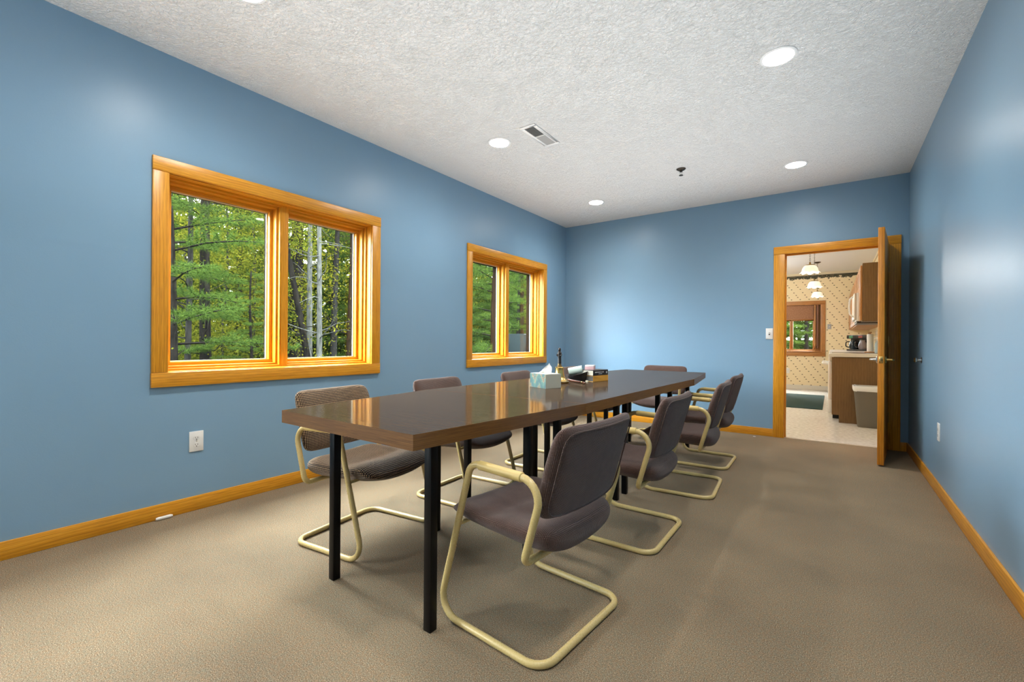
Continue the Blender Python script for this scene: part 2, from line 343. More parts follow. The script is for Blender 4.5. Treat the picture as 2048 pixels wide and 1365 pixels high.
def leafmat(name, c1, c2, c3, tr=.35):
    m = bpy.data.materials.new(name); m.use_nodes = True; nt = m.node_tree; nt.nodes.clear(); L = nt.links
    o = nd(nt, 'ShaderNodeOutputMaterial'); ge = nd(nt, 'ShaderNodeNewGeometry'); oi = nd(nt, 'ShaderNodeObjectInfo')
    a = nd(nt, 'ShaderNodeMath', operation='MULTIPLY_ADD'); a.inputs[1].default_value = .6; L.new(ge.outputs['Random Per Island'], a.inputs[0])
    b = nd(nt, 'ShaderNodeMath', operation='MULTIPLY'); b.inputs[1].default_value = .4; L.new(oi.outputs['Random'], b.inputs[0]); L.new(b.outputs[0], a.inputs[2])
    r = ramp(nt, [(.1, c1), (.5, c2), (.95, c3)]); L.new(a.outputs[0], r.inputs[0])
    d = nd(nt, 'ShaderNodeBsdfDiffuse'); t = nd(nt, 'ShaderNodeBsdfTranslucent'); L.new(r.outputs[0], d.inputs[0]); L.new(r.outputs[0], t.inputs[0])
    mx = nd(nt, 'ShaderNodeMixShader'); mx.inputs[0].default_value = tr; L.new(d.outputs[0], mx.inputs[1]); L.new(t.outputs[0], mx.inputs[2]); L.new(mx.outputs[0], o.inputs[0])
    return m
NEEDLE = leafmat('pine_needles', (.0075, .014, .003), (.019, .032, .006), (.040, .058, .010))
LEAF = leafmat('yellow_green_leaves', (.016, .021, .003), (.042, .046, .005), (.078, .068, .007), .5)
def bark(name, c1, c2, sc=6):
    m, nt, b = newmat(name); L = nt.links; tc = nd(nt, 'ShaderNodeTexCoord')
    mp = nd(nt, 'ShaderNodeMapping'); mp.inputs['Scale'].default_value = (sc * 2.2, sc * 2.2, sc * .5); L.new(tc.outputs['Object'], mp.inputs[0])
    n = nd(nt, 'ShaderNodeTexNoise', i_Scale=1.6, i_Detail=6.0, i_Roughness=.7); L.new(mp.outputs[0], n.inputs['Vector'])
    r = ramp(nt, [(.35, c1), (.65, c2)]); L.new(n.outputs['Fac'], r.inputs[0]); L.new(r.outputs[0], b.inputs['Base Color']); b.inputs['Roughness'].default_value = .95; b.inputs['Specular IOR Level'].default_value = 0
    bp = nd(nt, 'ShaderNodeBump', i_Strength=.8, i_Distance=.02); L.new(n.outputs['Fac'], bp.inputs['Height']); L.new(bp.outputs[0], b.inputs['Normal'])
    return m
BARK_D = bark('dark_bark', (.0025, .0022, .0018), (.009, .0075, .006))
BARK_G = bark('grey_bark', (.005, .0046, .004), (.015, .0138, .012))
BARK_P = bark('pale_bark', (.014, .014, .0125), (.04, .04, .035))
FOREST = bark('forest_floor', (.006, .0055, .003), (.016, .0145, .0065), 2)

def wallpaper():
    m, nt, b = newmat('sprigged_cream_wallpaper'); L = nt.links
    tc = nd(nt, 'ShaderNodeTexCoord'); sp = nd(nt, 'ShaderNodeSeparateXYZ'); L.new(tc.outputs['Object'], sp.inputs[0])
    ac = nd(nt, 'ShaderNodeMath', operation='ADD'); L.new(sp.outputs[0], ac.inputs[0]); L.new(sp.outputs[1], ac.inputs[1])
    cmb = nd(nt, 'ShaderNodeCombineXYZ'); L.new(ac.outputs[0], cmb.inputs[0]); L.new(sp.outputs[2], cmb.inputs[1])
    facs = []
    for off, rot, scl in (((0, 0, 0), .5, .17), ((.075, .128, 0), -.7, .17), ((.030, .187, 0), 1.3, .17), ((.122, .052, 0), .1, .17)):
        mp = nd(nt, 'ShaderNodeMapping'); mp.inputs['Location'].default_value = off; L.new(cmb.outputs[0], mp.inputs[0])
        mo = nd(nt, 'ShaderNodeVectorMath', operation='MODULO') if False else nd(nt, 'ShaderNodeVectorMath', operation='WRAP')
        mo.inputs[1].default_value = (scl / 2, scl * .69, 1); mo.inputs[2].default_value = (-scl / 2, -scl * .69, -1); L.new(mp.outputs[0], mo.inputs[0])
        m2 = nd(nt, 'ShaderNodeMapping'); m2.inputs['Rotation'].default_value = (0, 0, rot); m2.inputs['Scale'].default_value = (70, 125, 0); L.new(mo.outputs[0], m2.inputs[0])
        ln = nd(nt, 'ShaderNodeVectorMath', operation='LENGTH'); L.new(m2.outputs[0], ln.inputs[0])
        lt = nd(nt, 'ShaderNodeMath', operation='LESS_THAN'); lt.inputs[1].default_value = 1.0 if scl < .2 else .8; L.new(ln.outputs['Value'], lt.inputs[0]); facs.append(lt)
    s = facs[0]
    for f in facs[1:]:
        mx = nd(nt, 'ShaderNodeMath', operation='MAXIMUM'); L.new(s.outputs[0], mx.inputs[0]); L.new(f.outputs[0], mx.inputs[1]); s = mx
    n = nd(nt, 'ShaderNodeTexNoise', i_Scale=9.0, i_Detail=2.0); L.new(tc.outputs['Object'], n.inputs['Vector'])
    r = ramp(nt, [(.4, (.10, .035, .02)), (.6, (.05, .065, .025))]); L.new(n.outputs['Fac'], r.inputs[0])
    c = nd(nt, 'ShaderNodeMix', data_type='RGBA'); c.inputs[6].default_value = (.82, .70, .46, 1); L.new(r.outputs[0], c.inputs[7]); L.new(s.outputs[0], c.inputs[0])
    L.new(c.outputs[2], b.inputs['Base Color']); b.inputs['Roughness'].default_value = .7
    return m
PAPERW = wallpaper()
def border():
    m, nt, b = newmat('leafy_border_print'); L = nt.links; tc = nd(nt, 'ShaderNodeTexCoord')
    sp = nd(nt, 'ShaderNodeSeparateXYZ'); L.new(tc.outputs['Object'], sp.inputs[0])
    n = nd(nt, 'ShaderNodeTexNoise', i_Scale=13.0, i_Detail=4.0, i_Roughness=.7); L.new(tc.outputs['Object'], n.inputs['Vector'])
    mr = nd(nt, 'ShaderNodeMapRange'); mr.inputs['From Min'].default_value = 2.47; mr.inputs['From Max'].default_value = 2.60; mr.inputs['To Min'].default_value = -.32; mr.inputs['To Max'].default_value = .22; L.new(sp.outputs[2], mr.inputs['Value'])
    ad = nd(nt, 'ShaderNodeMath', operation='ADD'); L.new(n.outputs['Fac'], ad.inputs[0]); L.new(mr.outputs[0], ad.inputs[1])
    r = ramp(nt, [(.40, (.80, .69, .46)), (.43, (.06, .055, .035)), (.6, (.035, .04, .02)), (.72, (.12, .10, .06))]); L.new(ad.outputs[0], r.inputs[0])
    L.new(r.outputs[0], b.inputs['Base Color']); b.inputs['Roughness'].default_value = .7
    return m
BORDER = border()
def kfloor():
    m, nt, b = newmat('white_vinyl_tile'); L = nt.links; tc = nd(nt, 'ShaderNodeTexCoord')
    n = nd(nt, 'ShaderNodeTexNoise', i_Scale=26.0, i_Detail=5.0); L.new(tc.outputs['Object'], n.inputs['Vector'])
    r = ramp(nt, [(.35, (.60, .56, .50)), (.65, (.76, .73, .67))]); L.new(n.outputs['Fac'], r.inputs[0])
    L.new(r.outputs[0], b.inputs['Base Color']); b.inputs['Roughness'].default_value = .22
    return m
KFLOOR = kfloor()
KCEIL = plain('kitchen_ceiling_white', (.80, .84, .90), .8)
def cork():
    m, nt, b = newmat('brown_woven_shade'); L = nt.links; tc = nd(nt, 'ShaderNodeTexCoord')
    n = nd(nt, 'ShaderNodeTexNoise', i_Scale=70.0, i_Detail=3.0); L.new(tc.outputs['Object'], n.inputs['Vector'])
    r = ramp(nt, [(.35, (.22, .10, .05)), (.65, (.38, .20, .11))]); L.new(n.outputs['Fac'], r.inputs[0]); L.new(r.outputs[0], b.inputs['Base Color']); b.inputs['Roughness'].default_value = .8
    return m
CORK = cork()
def tealprint():
    m, nt, b = newmat('teal_chevron_print'); L = nt.links; uv = nd(nt, 'ShaderNodeUVMap', uv_map='UVMap')
    mp = nd(nt, 'ShaderNodeMapping'); mp.inputs['Scale'].default_value = (1, 1, 1); L.new(uv.outputs[0], mp.inputs[0]); sp = nd(nt, 'ShaderNodeSeparateXYZ'); L.new(mp.outputs[0], sp.inputs[0])
    pp = nd(nt, 'ShaderNodeMath', operation='PINGPONG'); pp.inputs[1].default_value = .045; L.new(sp.outputs[0], pp.inputs[0])
    mu = nd(nt, 'ShaderNodeMath', operation='MULTIPLY_ADD'); mu.inputs[1].default_value = 1.7; L.new(pp.outputs[0], mu.inputs[0]); L.new(sp.outputs[1], mu.inputs[2])
    n = nd(nt, 'ShaderNodeTexNoise', i_Scale=60.0, i_Detail=3.0); L.new(uv.outputs[0], n.inputs['Vector'])
    ad = nd(nt, 'ShaderNodeMath', operation='MULTIPLY_ADD'); ad.inputs[1].default_value = .085; L.new(n.outputs['Fac'], ad.inputs[0]); L.new(mu.outputs[0], ad.inputs[2])
    fr = nd(nt, 'ShaderNodeMath', operation='WRAP'); fr.inputs[1].default_value = .11; fr.inputs[2].default_value = 0; L.new(ad.outputs[0], fr.inputs[0])
    mr = nd(nt, 'ShaderNodeMapRange'); mr.inputs['From Max'].default_value = .11; L.new(fr.outputs[0], mr.inputs['Value'])
    r = ramp(nt, [(0, (.015, .085, .072)), (.40, (.05, .15, .12)), (.48, (.20, .19, .11)), (.56, (.22, .15, .075)), (.66, (.11, .08, .04)), (.72, (.14, .18, .12)), (.80, (.02, .10, .09)), (1, (.015, .075, .095))]); L.new(mr.outputs[0], r.inputs[0])
    L.new(r.outputs[0], b.inputs['Base Color']); b.inputs['Roughness'].default_value = .45
    return m
TEAL = tealprint()
def lineprint():
    m, nt, b = newmat('beige_hatched_print'); L = nt.links; uv = nd(nt, 'ShaderNodeUVMap', uv_map='UVMap')
    wv = nd(nt, 'ShaderNodeTexWave', i_Scale=70.0, bands_direction='DIAGONAL', i_Distortion=.4); L.new(uv.outputs[0], wv.inputs['Vector'])
    r = ramp(nt, [(.2, (.42, .40, .31)), (.5, (.60, .58, .47))]); L.new(wv.outputs['Fac'], r.inputs[0]); L.new(r.outputs[0], b.inputs['Base Color']); b.inputs['Roughness'].default_value = .5
    return m
HATCH = lineprint()
def shadeglass():
    m, nt, b = newmat('frosted_glass_shade')
    b.inputs['Base Color'].default_value = (.9, .87, .8, 1); b.inputs['Roughness'].default_value = .3
    b.inputs['Emission Color'].default_value = (1, .9, .74, 1); b.inputs['Emission Strength'].default_value = .55
    return m
SHADE = shadeglass()
BULB = plain('lit_bulb', (.9, .9, .9), .5, emit=(1, .9, .72), es=36)

# ------------------------------------------------------------------ room shell
def hole_wall(name, mat, along, fixed0, fixed1, a0, a1, z0, z1, holes):
    """wall slab along axis 'x' or 'y' with rectangular holes (a0,a1,z0,z1)"""
    m = MB()
    hs = sorted(holes); cur = a0
    def bx(p, q, zz0, zz1):
        if q - p < 1e-5 or zz1 - zz0 < 1e-5: return
        if along == 'y': m.box(fixed0, fixed1, p, q, zz0, zz1)
        else: m.box(p, q, fixed0, fixed1, zz0, zz1)
    for h0, h1, b0, b1 in hs:
        bx(cur, h0, z0, z1); bx(h0, h1, z0, b0); bx(h0, h1, b1, z1); cur = h1
    bx(cur, a1, z0, z1)
    return tag(m.build(name, mat), kind='structure')
W1 = dict(y=.880, W=1.594, z0=.770, z1=2.110)
W0 = dict(y=-1.85, W=1.60, z0=.770, z1=2.110)
W2 = dict(y=3.609, W=1.634, z0=.767, z1=2.106, cw=.0268, cd=.222)
def opening(wd):   # rough opening = casing inner edge
    return (wd['y'] + .081, wd['y'] + wd['W'] - .087, wd['z0'] + .085, wd['z1'] - .081)
tag(MB().box(XL - WT, XR + .12, YF - .1, YB + .06, -.12, 0).build('floor', CARPET), kind='structure')
tag(MB().box(XL - WT, XR + .12, YF - .1, YB + .12, ZC, ZC + .12).build('ceiling', CEIL), kind='structure')
hole_wall('wall_left', BLUE, 'y', XL - WT, XL, YF - .1, YB + .12, 0, ZC, [opening(W0), opening(W1), opening(W2)])
DX0, DX1, DZ = -.447, .467, 2.066     # rough door opening
hole_wall('wall_back', BLUE, 'x', YB, YB + .12, XL, XR, 0, ZC, [(DX0, DX1, 0, DZ)])
tag(MB().box(XR, XR + .12, YF - .1, YB + .12, 0, ZC).build('wall_right', BLUE), kind='structure')
tag(MB().box(XL, XR, YF - .1, YF, 0, ZC).build('wall_front', BLUE), kind='structure')

def baseboard(name, x0, x1, y0, y1):
    return tag(MB().box(x0, x1, y0, y1, 0, .088).build(name, OAK, bevel=.003), kind='structure')
baseboard('baseboard_left', XL, XL + .013, YF, YB)
baseboard('baseboard_back', XL + .013, -.534, YB - .013, YB)
baseboard('baseboard_back_corner', .553, XR - .013, YB - .013, YB)
baseboard('baseboard_right', XR - .013, XR, YF, YB)

# ------------------------------------------------------------------ the two oak windows
def window(name, wd):
    y0, y1, z0, z1 = opening(wd); Y0, Y1, Z0, Z1 = wd['y'], wd['y'] + wd['W'], wd['z0'], wd['z1']
    r = structure(name, (XL, 0, 0))
    MB().box(0, .021, Y0, Y1, z1, Z1).build('head_casing', OAK, r, bevel=.003)
    MB().box(0, .021, Y0, Y1, Z0, z0).build('bottom_casing', OAK, r, bevel=.003)
    MB().box(0, .019, Y0 + .001, y0, z0 + .001, z1 - .001).build('side_casing', OAK, r, bevel=.003)
    MB().box(0, .019, y1, Y1 - .001, z0 + .001, z1 - .001).build('side_casing', OAK, r, bevel=.003)
    e = .0005
    MB().ring(y0 + e, y1 - e, z0 + e, z1 - e, .004, -.055, .002).build('jamb_liner', OAK_IN, r)
    ym = (y0 + y1) / 2
    MB().box(-.085, -.050, ym - .019, ym + .019, z0 + .004, z1 - .004).build('mullion', OAK_IN, r, bevel=.002)
    for a, b in ((y0 + .004, ym - .017), (ym + .017, y1 - .004)):
        MB().ring(a, b, z0 + .004, z1 - .004, .014, -.082, -.052).build('window_stop', OAK_IN, r, bevel=.0015)
        s = MB().ring(a + .013, b - .013, z0 + .017, z1 - .017, .015, -.132, -.080).build('sash_frame', OAK_IN, r, bevel=.002)
        MB().ring(a + .027, b - .027, z0 + .031, z1 - .031, .023, -.172, -.128).build('sash_rail', OAK_IN, s, bevel=.002)
        MB().ring(a + .049, b - .049, z0 + .053, z1 - .053, .008, -.170, -.160).build('glazing_bead', CREAM, s)
        g = MB().box(-.1745, -.1715, a + .050, b - .050, z0 + .054, z1 - .054).build('glass_pane', GLASS, s)
        # screw plugs along the stop
        m = MB()
        for f in (.18, .5, .82):
            zz = z0 + (z1 - z0) * f
            for yy in (a + .0205, b - .0205): m.lathe([(0, 0), (.004, 0), (.004, .003), (0, .003)], 8, (-.079, yy, zz - .0015))
        m.build('screw_plug', OLDBRASS, s)
        MB().ring(a + .03, b - .03, z0 + .034, z1 - .034, wd.get('cw', .0255), -wd.get('cd', .192), -.176).build('outer_cladding', DARKEXT, r)
    MB().ring(y0 + .001, y1 - .001, z0 + .001, z1 - .001, .034, -.198, -.174).build('frame', DARKEXT, r)
    return r
window('window_1', W1); window('window_2', W2); window('window_4', W0)

# ------------------------------------------------------------------ door casing and the open door
dr = structure('trim_1', (0, YB, 0))
MB().box(-.534, .553, -.020, 0, 2.042, 2.127).build('head_casing', OAK, dr, bevel=.003)
MB().box(-.533, -.426, -.019, 0, 0, 2.041).build('side_casing', OAK, dr, bevel=.003)
MB().box(.446, .552, -.019, 0, 0, 2.041).build('side_casing', OAK, dr, bevel=.003)
MB().box(-.446, -.426, .0005, .1195, 0, 2.045).build('side_jamb', OAK, dr)
MB().box(.446, .466, .0005, .1195, 0, 2.045).build('side_jamb', OAK, dr)
MB().box(-.446, .466, .0005, .1195, 2.0455, 2.0655).build('head_jamb', OAK, dr)
MB().box(-.4255, -.414, .05, .09, 0, 2.032).build('door_stop', OAK, dr); MB().box(.434, .4455, .05, .09, 0, 2.032).build('door_stop', OAK, dr)
MB().box(-.4255, .4455, .05, .09, 2.033, 2.045).build('door_stop', OAK, dr)
MB().box(-.425, .445, .0, .028, .0005, .004).build('threshold', plain('tan_threshold', (.40, .33, .23), .5), dr)

th = math.radians(-6.27)
door = structure('door_1', (.459, YB - .010, 0), th)
MB().box(-.045, 0, -.852, -.004, .014, 2.052, 2).build('door_leaf', OAK_DOOR, door, bevel=.0025)
def lever(side):
    x = 0 if side > 0 else -.045; m = MB(); yy = -.79; zz = .915
    met = BRASS if side > 0 else CHROME
    m.M = Matrix.Translation((x, yy, zz)) @ Matrix.Rotation(side * PI / 2, 4, 'Y')
    m.lathe([(0, 0), (.031, 0), (.033, .004), (.027, .011), (.012, .014), (.010, .05), (0, .05)], 20)
    m.M = Matrix()
    xx = x + side * .052
    m.tube(fillet([(x + side * .035, yy, zz), (xx, yy, zz), (xx, yy + .03, zz), (xx + side * .004, yy + .115, zz - .004)], .012), [.0085] * 2 + [.0085] * 15, 10)
    return m.build('lever_handle', met, door, smooth=True)
for sd in (1, -1): tag(lever(sd), 'brass lever handle' if sd > 0 else 'silver lever handle')
lp = MB().box(-.036, -.009, -.8537, -.8519, .885, .945).build('latch_plate', BRASS, door, bevel=.0006)
m = MB(); m.M = Matrix.Translation((-.0225, -.8537, .915)) @ Matrix.Rotation(PI / 2, 4, 'X'); m.lathe([(.011, 0), (.010, .004), (.006, .011), (0, .012)], 14); m.build('latch_bolt', OLDBRASS, lp, smooth=True)
for i, zz in enumerate((1.815, 1.075, .325)):
    m = MB(); m.lathe([(0, 0), (.0105, 0), (.0105, .1), (0, .1)], 12, (.010, .003, zz - .05)); m.lathe([(0, .1), (.006, .1), (.007, .106), (0, .109)], 10, (.010, .003, zz - .05))
    m.box(-.002, .004, -.035, .002, zz - .05, zz + .05); m.build('hinge', BRASS if i == 1 else OLDBRASS, door, smooth=True)

# round bumper on the right wall that the lever meets
m = MB(); m.M = Matrix.Translation((XR, 5.02, .918)) @ Matrix.Rotation(-PI / 2, 4, 'Y')
m.lathe([(0, 0), (.026, 0), (.027, .004), (.012, .008), (.011, .026), (.021, .032), (.023, .042), (.015, .050), (0, .051)], 20)
bp_ = m.build('wall_bumper', CHROME, smooth=True); tag(bp_, 'round metal door bumper on the blue wall behind the open door', 'door stop')

# ------------------------------------------------------------------ wall plates
def duplex(name, loc, rot, label, group=None):
    """plate faces local +x"""
    t = thing(name, label, 'outlet', loc, rot)
    p = MB().box(0, .006, -.038, .038, -.062, .062).build('cover_plate', WHITE_P, t, bevel=.002)
    for dz in (.021, -.021):
        m = MB(); m.M = Matrix.Translation((.006, 0, dz)) @ Matrix.Rotation(PI / 2, 4, 'Y'); m.lathe([(.017, 0), (.017, .0015), (0, .0015)], 20, sx=.82, sy=1); f = m.build('socket_face', WHITE_P, t, smooth=True)
        m = MB(); m.box(.0068, .0078, -.0075, -.0052, dz - .002, dz + .007); m.box(.0068, .0078, .0052, .0075, dz - .002, dz + .006)
        m.lathe([(0, 0), (.0028, 0), (.0028, .001), (0, .001)], 10, (.0078, 0, dz - .008)); m.box(.0068, .0078, -.0026, .0026, dz - .0105, dz - .006); m.build('slot', SLOT, f)
    m = MB(); m.M = Matrix.Translation((.006, 0, 0)) @ Matrix.Rotation(PI / 2, 4, 'Y'); m.lathe([(.003, 0), (.002, .0012), (0, .0014)], 10); m.build('screw', CHROME, t)
    return t
duplex('wall_outlet', (XL, 1.112, .423), 0, 'white duplex outlet on the left blue wall below the larger window')
duplex('wall_outlet', (XR, 4.272, .438), PI, 'white outlet low on the right blue wall near the open door')
t = thing('light_switch', 'white toggle light switch beside the oak door casing', 'switch', (-.573, YB, 1.158), -PI / 2)
MB().box(0, .006, -.035, .035, -.061, .061).build('cover_plate', WHITE_P, t, bevel=.002)
m = MB(); m.M = Matrix.Translation((.005, 0, 0)) @ Matrix.Rotation(-.5, 4, 'Y'); m.box(0, .014, -.005, .005, -.006, .006); m.build('toggle', WHITE_P, t, bevel=.001)
m = MB(); m.box(.0058, .0064, -.0075, .0075, -.014, .014); m.build('toggle_slot', SLOT, t)

# ------------------------------------------------------------------ ceiling fixtures
def can(x, y, label):
    t = thing('recessed_light', label, 'light', (x, y, ZC), 0, 'recessed ceiling lights')
    m = MB(); m.lathe([(.097, 0), (.097, -.004), (.090, -.008), (.081, -.007), (.079, -.002), (.079, 0)], 40); m.build('trim_ring', WHITE_M, t, smooth=True)
    m = MB(); m.lathe([(.0795, -.002), (.06, -.0055), (.03, -.0075), (0, -.008)], 40); m.build('lens', LENS if x < -1 else LENS_RIGHT, t, smooth=True)
    return t
can(-.262, 3.024, 'lit recessed ceiling light at upper right, largest of the four in view')
can(-2.288, 2.995, 'lit recessed ceiling light just left of the ceiling vent')
can(-.282, 4.945, 'lit recessed ceiling light toward the doorway side of the far wall')
can(-2.305, 4.935, 'smallest lit recessed ceiling light, near the far left corner')
can(-.262, 1.085, 'lit recessed ceiling light overhead near the camera by the right wall')
can(-2.285, .985, 'lit recessed ceiling light cut by the top edge of the frame')
can(-.262, -.86, 'lit recessed ceiling light behind the camera by the right wall')
can(-2.285, -.86, 'lit recessed ceiling light behind the camera by the left wall')
t = thing('ceiling_vent', 'white rectangular air vent with two louvre banks in the ceiling', 'vent', (-1.936, 3.082, ZC))
m = MB()
for a in ((-.07, .07, -.202, -.172), (-.07, .07, .172, .202), (-.07, -.042, -.172, .172), (.042, .07, -.172, .172)): m.box(a[0], a[1], a[2], a[3], -.007, 0)
m.build('vent_frame', WHITE_M, t, bevel=.002); MB().box(-.042, .042, -.004, .004, -.006, 0).build('centre_bar', WHITE_M, t)
MB().box(-.042, .042, -.172, .172, -.0008, 0).build('backing', plain('vent_grey', (.16, .16, .16), .7), t)
for sgn in (-1, 1):
    m = MB()
    for k in range(14):
        yc = sgn * (.012 + k * .0118); m.M = Matrix.Translation((0, yc, -.0035)) @ Matrix.Rotation(sgn * -.75, 4, 'X'); m.box(-.042, .042, -.0058, .0058, -.0006, .0006)
    tag(m.build('louvre_bank', GREYSLAT, t), kind='stuff')
t = thing('fire_sprinkler', 'small dark metal fire sprinkler head hanging from the ceiling', 'sprinkler', (-1.19, 4.45, ZC))
m = MB(); m.lathe([(0, 0), (.042, 0), (.043, -.004), (.03, -.014), (.014, -.018), (.012, -.03), (0, -.03)], 24); m.build('escutcheon', DARKMETAL, t, smooth=True)
m = MB(); m.lathe([(0, -.03), (.004, -.03), (.004, -.058), (0, -.058)], 10); m.tube([(.012, 0, -.028), (.014, 0, -.045), (.003, 0, -.062)], .002, 6); m.tube([(-.012, 0, -.028), (-.014, 0, -.045), (-.003, 0, -.062)], .002, 6); m.build('sprinkler_arms', CHROME, t, smooth=True)
m = MB(); m.lathe([(0, -.060), (.019, -.061), (.020, -.064), (0, -.065)], 18); m.build('deflector', DARKMETAL, t, smooth=True)

# ------------------------------------------------------------------ conference tables
def table(name, label, poly, legs):
    cx = sum(p[0] for p in poly) / len(poly); cy = sum(p[1] for p in poly) / len(poly)
    t = thing(name, label, 'table', (cx, cy, 0))
    MB().prism([(x - cx, y - cy) for x, y in poly], T - .052, T, 0, 1).build('tabletop', [WAL_TOP, WAL_EDGE], t)
    for x, y in legs:
        x -= cx; y -= cy
        MB().box(x - .0175, x + .0175, y - .0175, y + .0175, 0, T - .0525).build('leg', BLACK, t, bevel=.0025)
    return t
table('conference_table', 'near tapered walnut table section with the large front corner',
      [(-1.896, .976), (-1.077, .971), (-.968, 1.969), (-2.012, 1.931)], [(-1.778, 1.153), (-1.182, 1.153), (-1.778, 1.775), (-1.182, 1.79)])
table('conference_table', 'long middle walnut table section carrying the tissue box and books',
      [(-2.012, 1.9345), (-.968, 1.9725), (-.945, 2.94), (-.917, 3.836), (-1.970, 3.793), (-1.999, 2.90)],
      [(-1.80, 2.06), (-1.182, 2.07), (-1.79, 2.80), (-1.165, 2.83), (-1.79, 2.98), (-1.165, 2.985), (-1.77, 3.68), (-1.165, 3.70)])
table('conference_table', 'far tapered walnut table section in front of the end chair',
      [(-1.970, 3.7965), (-.913, 3.8395), (-1.026, 4.770), (-1.846, 4.750)], [(-1.76, 4.02), (-1.165, 4.04), (-1.74, 4.58), (-1.165, 4.64)])

# ------------------------------------------------------------------ cantilever chairs (local: +x is forward, origin under the rear floor bar)
def cushion(m, hx, hy, top, bot, expo=4.5, n=26, pw=5):
    """closed pillow over a superellipse plan; top/bot give z for normalised (a,b); UVs box-projected in metres"""
    def plan(s, t):
        a = math.sin(s * PI / 2); b = math.sin(t * PI / 2)
        d = max(abs(a), abs(b))
        if d < 1e-9: return 0, 0, 0
        nrm = (abs(a) ** expo + abs(b) ** expo) ** (1 / expo); k = d / nrm
        return a * k, b * k, d
    G = {}
    for side in (0, 1):
        for i in range(n + 1):
            for j in range(n + 1):
                a, b, d = plan(-1 + 2 * i / n, -1 + 2 * j / n)
                edge = i in (0, n) or j in (0, n)
                if side and edge: G[(1, i, j)] = G[(0, i, j)]; continue
                q = max(0, 1 - d ** pw) ** .5
                zt, zb = top(a, b), bot(a, b); zm = zb + (zt - zb) * .5
                z = zm if edge else (zm + (zt - zm) * q if side == 0 else zm + (zb - zm) * q)
                G[(side, i, j)] = m.v((a * hx, b * hy, z))
    for side in (0, 1):
        for i in range(n):
            for j in range(n):
                vs = [G[(side, i, j)], G[(side, i + 1, j)], G[(side, i + 1, j + 1)], G[(side, i, j + 1)]]
                if side: vs = vs[::-1]
                f = m.face(vs)
                if not f: continue
                f.normal_update(); nn = f.normal
                ax = max(range(3), key=lambda k: abs(nn[k])); o = [k for k in range(3) if k != ax]
                for l in f.loops: l[m.uv].uv = (l.vert.co[o[0]], l.vert.co[o[1]])
def chair(label, fab):
    t = thing('cantilever_chair', label, 'chair', group='chairs around the conference table')
    h = .267; r = .0130
    half = [(.013, h, .013), (.506, h, .013), (.336, h, .612), (.010, h, .604), (.092, h, .322)]
    rad = [.07, .075, .05, .07, .035]
    pts = half + [(x, -y, z) for x, y, z in half[::-1]]; rr = rad + rad[::-1]
    MB().tube(fillet(pts, rr, True, 7), r, 12, True).build('tube_frame', ENAMEL, t, smooth=True)
    for s in (h, -h):
        m = MB(); m.tube([(.098, s, .6062), (.10, s, .6063), (.29, s, .6109), (.292, s, .611)], [.0145, .0165, .0165, .0145], 14); m.build('arm_sleeve', SLEEVE, t, smooth=True)
    MB().tube([(.405, -h, .372), (.405, h, .372)], .008, 8).build('seat_bar', ENAMEL, t, smooth=True)
    m = MB(); m.M = Matrix.Translation((.262, 0, 0))
    def top(a, b):
        z = .436 - .014 * (1 - b * b) + .014 * math.exp(-((a - .62) / .28) ** 2) + .010 * math.exp(-((a + .8) / .25) ** 2) - .010 * math.exp(-((a - .12) / .13) ** 2) * (1 - b ** 4)
        return z - .030 * max(0, a - .7) / .3
    def bot(a, b): return .337 + .030 * b * b - .014 * (1 - b * b) + .014 * a + .02 * max(0, a - .55)
    cushion(m, .254, .243, top, bot, 5.5, 30, 8); m.build('seat', fab, t, smooth=True, angle=80)
    # backrest: pillow in a tilted frame, local plan x = height, y = width, z = forward thickness
    bk = Matrix.Translation((-.032, 0, .612)) @ Matrix.Rotation(math.radians(-15.5), 4, 'Y') @ Matrix(((0, 0, 1, 0), (0, 1, 0, 0), (1, 0, 0, 0), (0, 0, 0, 1)))
    m = MB(); m.M = bk
    cushion(m, .166, .249, lambda a, b: .066 - .016 * a * a + .020 * b * b - .006 * (1 - b * b), lambda a, b: -.002 + .022 * b * b, 8.0, 28, 7)
    b = m.build('backrest', fab, t, smooth=True, angle=80)
    m = MB(); m.M = bk; pts = []
    for k in range(72):
        ph = 2 * PI * k / 72; c, s = math.cos(ph), math.sin(ph); nrm = (abs(c) ** 8 + abs(s) ** 8) ** .125
        a, q = .915 * c / nrm, .925 * s / nrm; pts.append((a * .166, q * .249, .0035 + .022 * q * q))
    m.tube(pts, .0028, 6, True); m.build('welt', fab, b, smooth=True)
    return t
def put(t, cx, cy, heading):
    """cx, cy: middle of the rear floor bar's outer edge; heading: direction the chair faces, degrees from +x"""
    t.location = (cx, cy, 0); t.rotation_euler = (0, 0, math.radians(heading)); return t
mauve = chair('nearest mauve woven armchair with its back to the camera, beside the front table corner', MAUVE)
put(mauve, -.700, 1.467, 175.2)
for cx, cy, hd, lab in ((-.693, 2.445, 180, 'second mauve armchair along the right side of the table, behind the nearest one'),
                        (-.648, 3.455, 184, 'third mauve armchair along the right side of the table'),
                        (-.692, 4.270, 181, 'last mauve armchair on the right side, nearest the doorway'),
                        (-2.318, 2.345, 2.5, 'mauve armchair between the two windows, back visible over the table seam'),
                        (-2.315, 3.345, 3, 'mauve armchair behind the tissue box under the smaller window'),
                        (-2.315, 4.33, 0, 'mauve armchair behind the brass bell, mostly hidden by the table'),
                        (-1.585, 5.28, -90, 'mauve armchair at the far end of the table facing the camera')):
    c = copy_tree(mauve); put(c, cx, cy, hd); c['label'] = lab
put(chair('brown and tan dotted tweed armchair beneath the larger window', TWEED), -2.300, 1.495, 7.0)

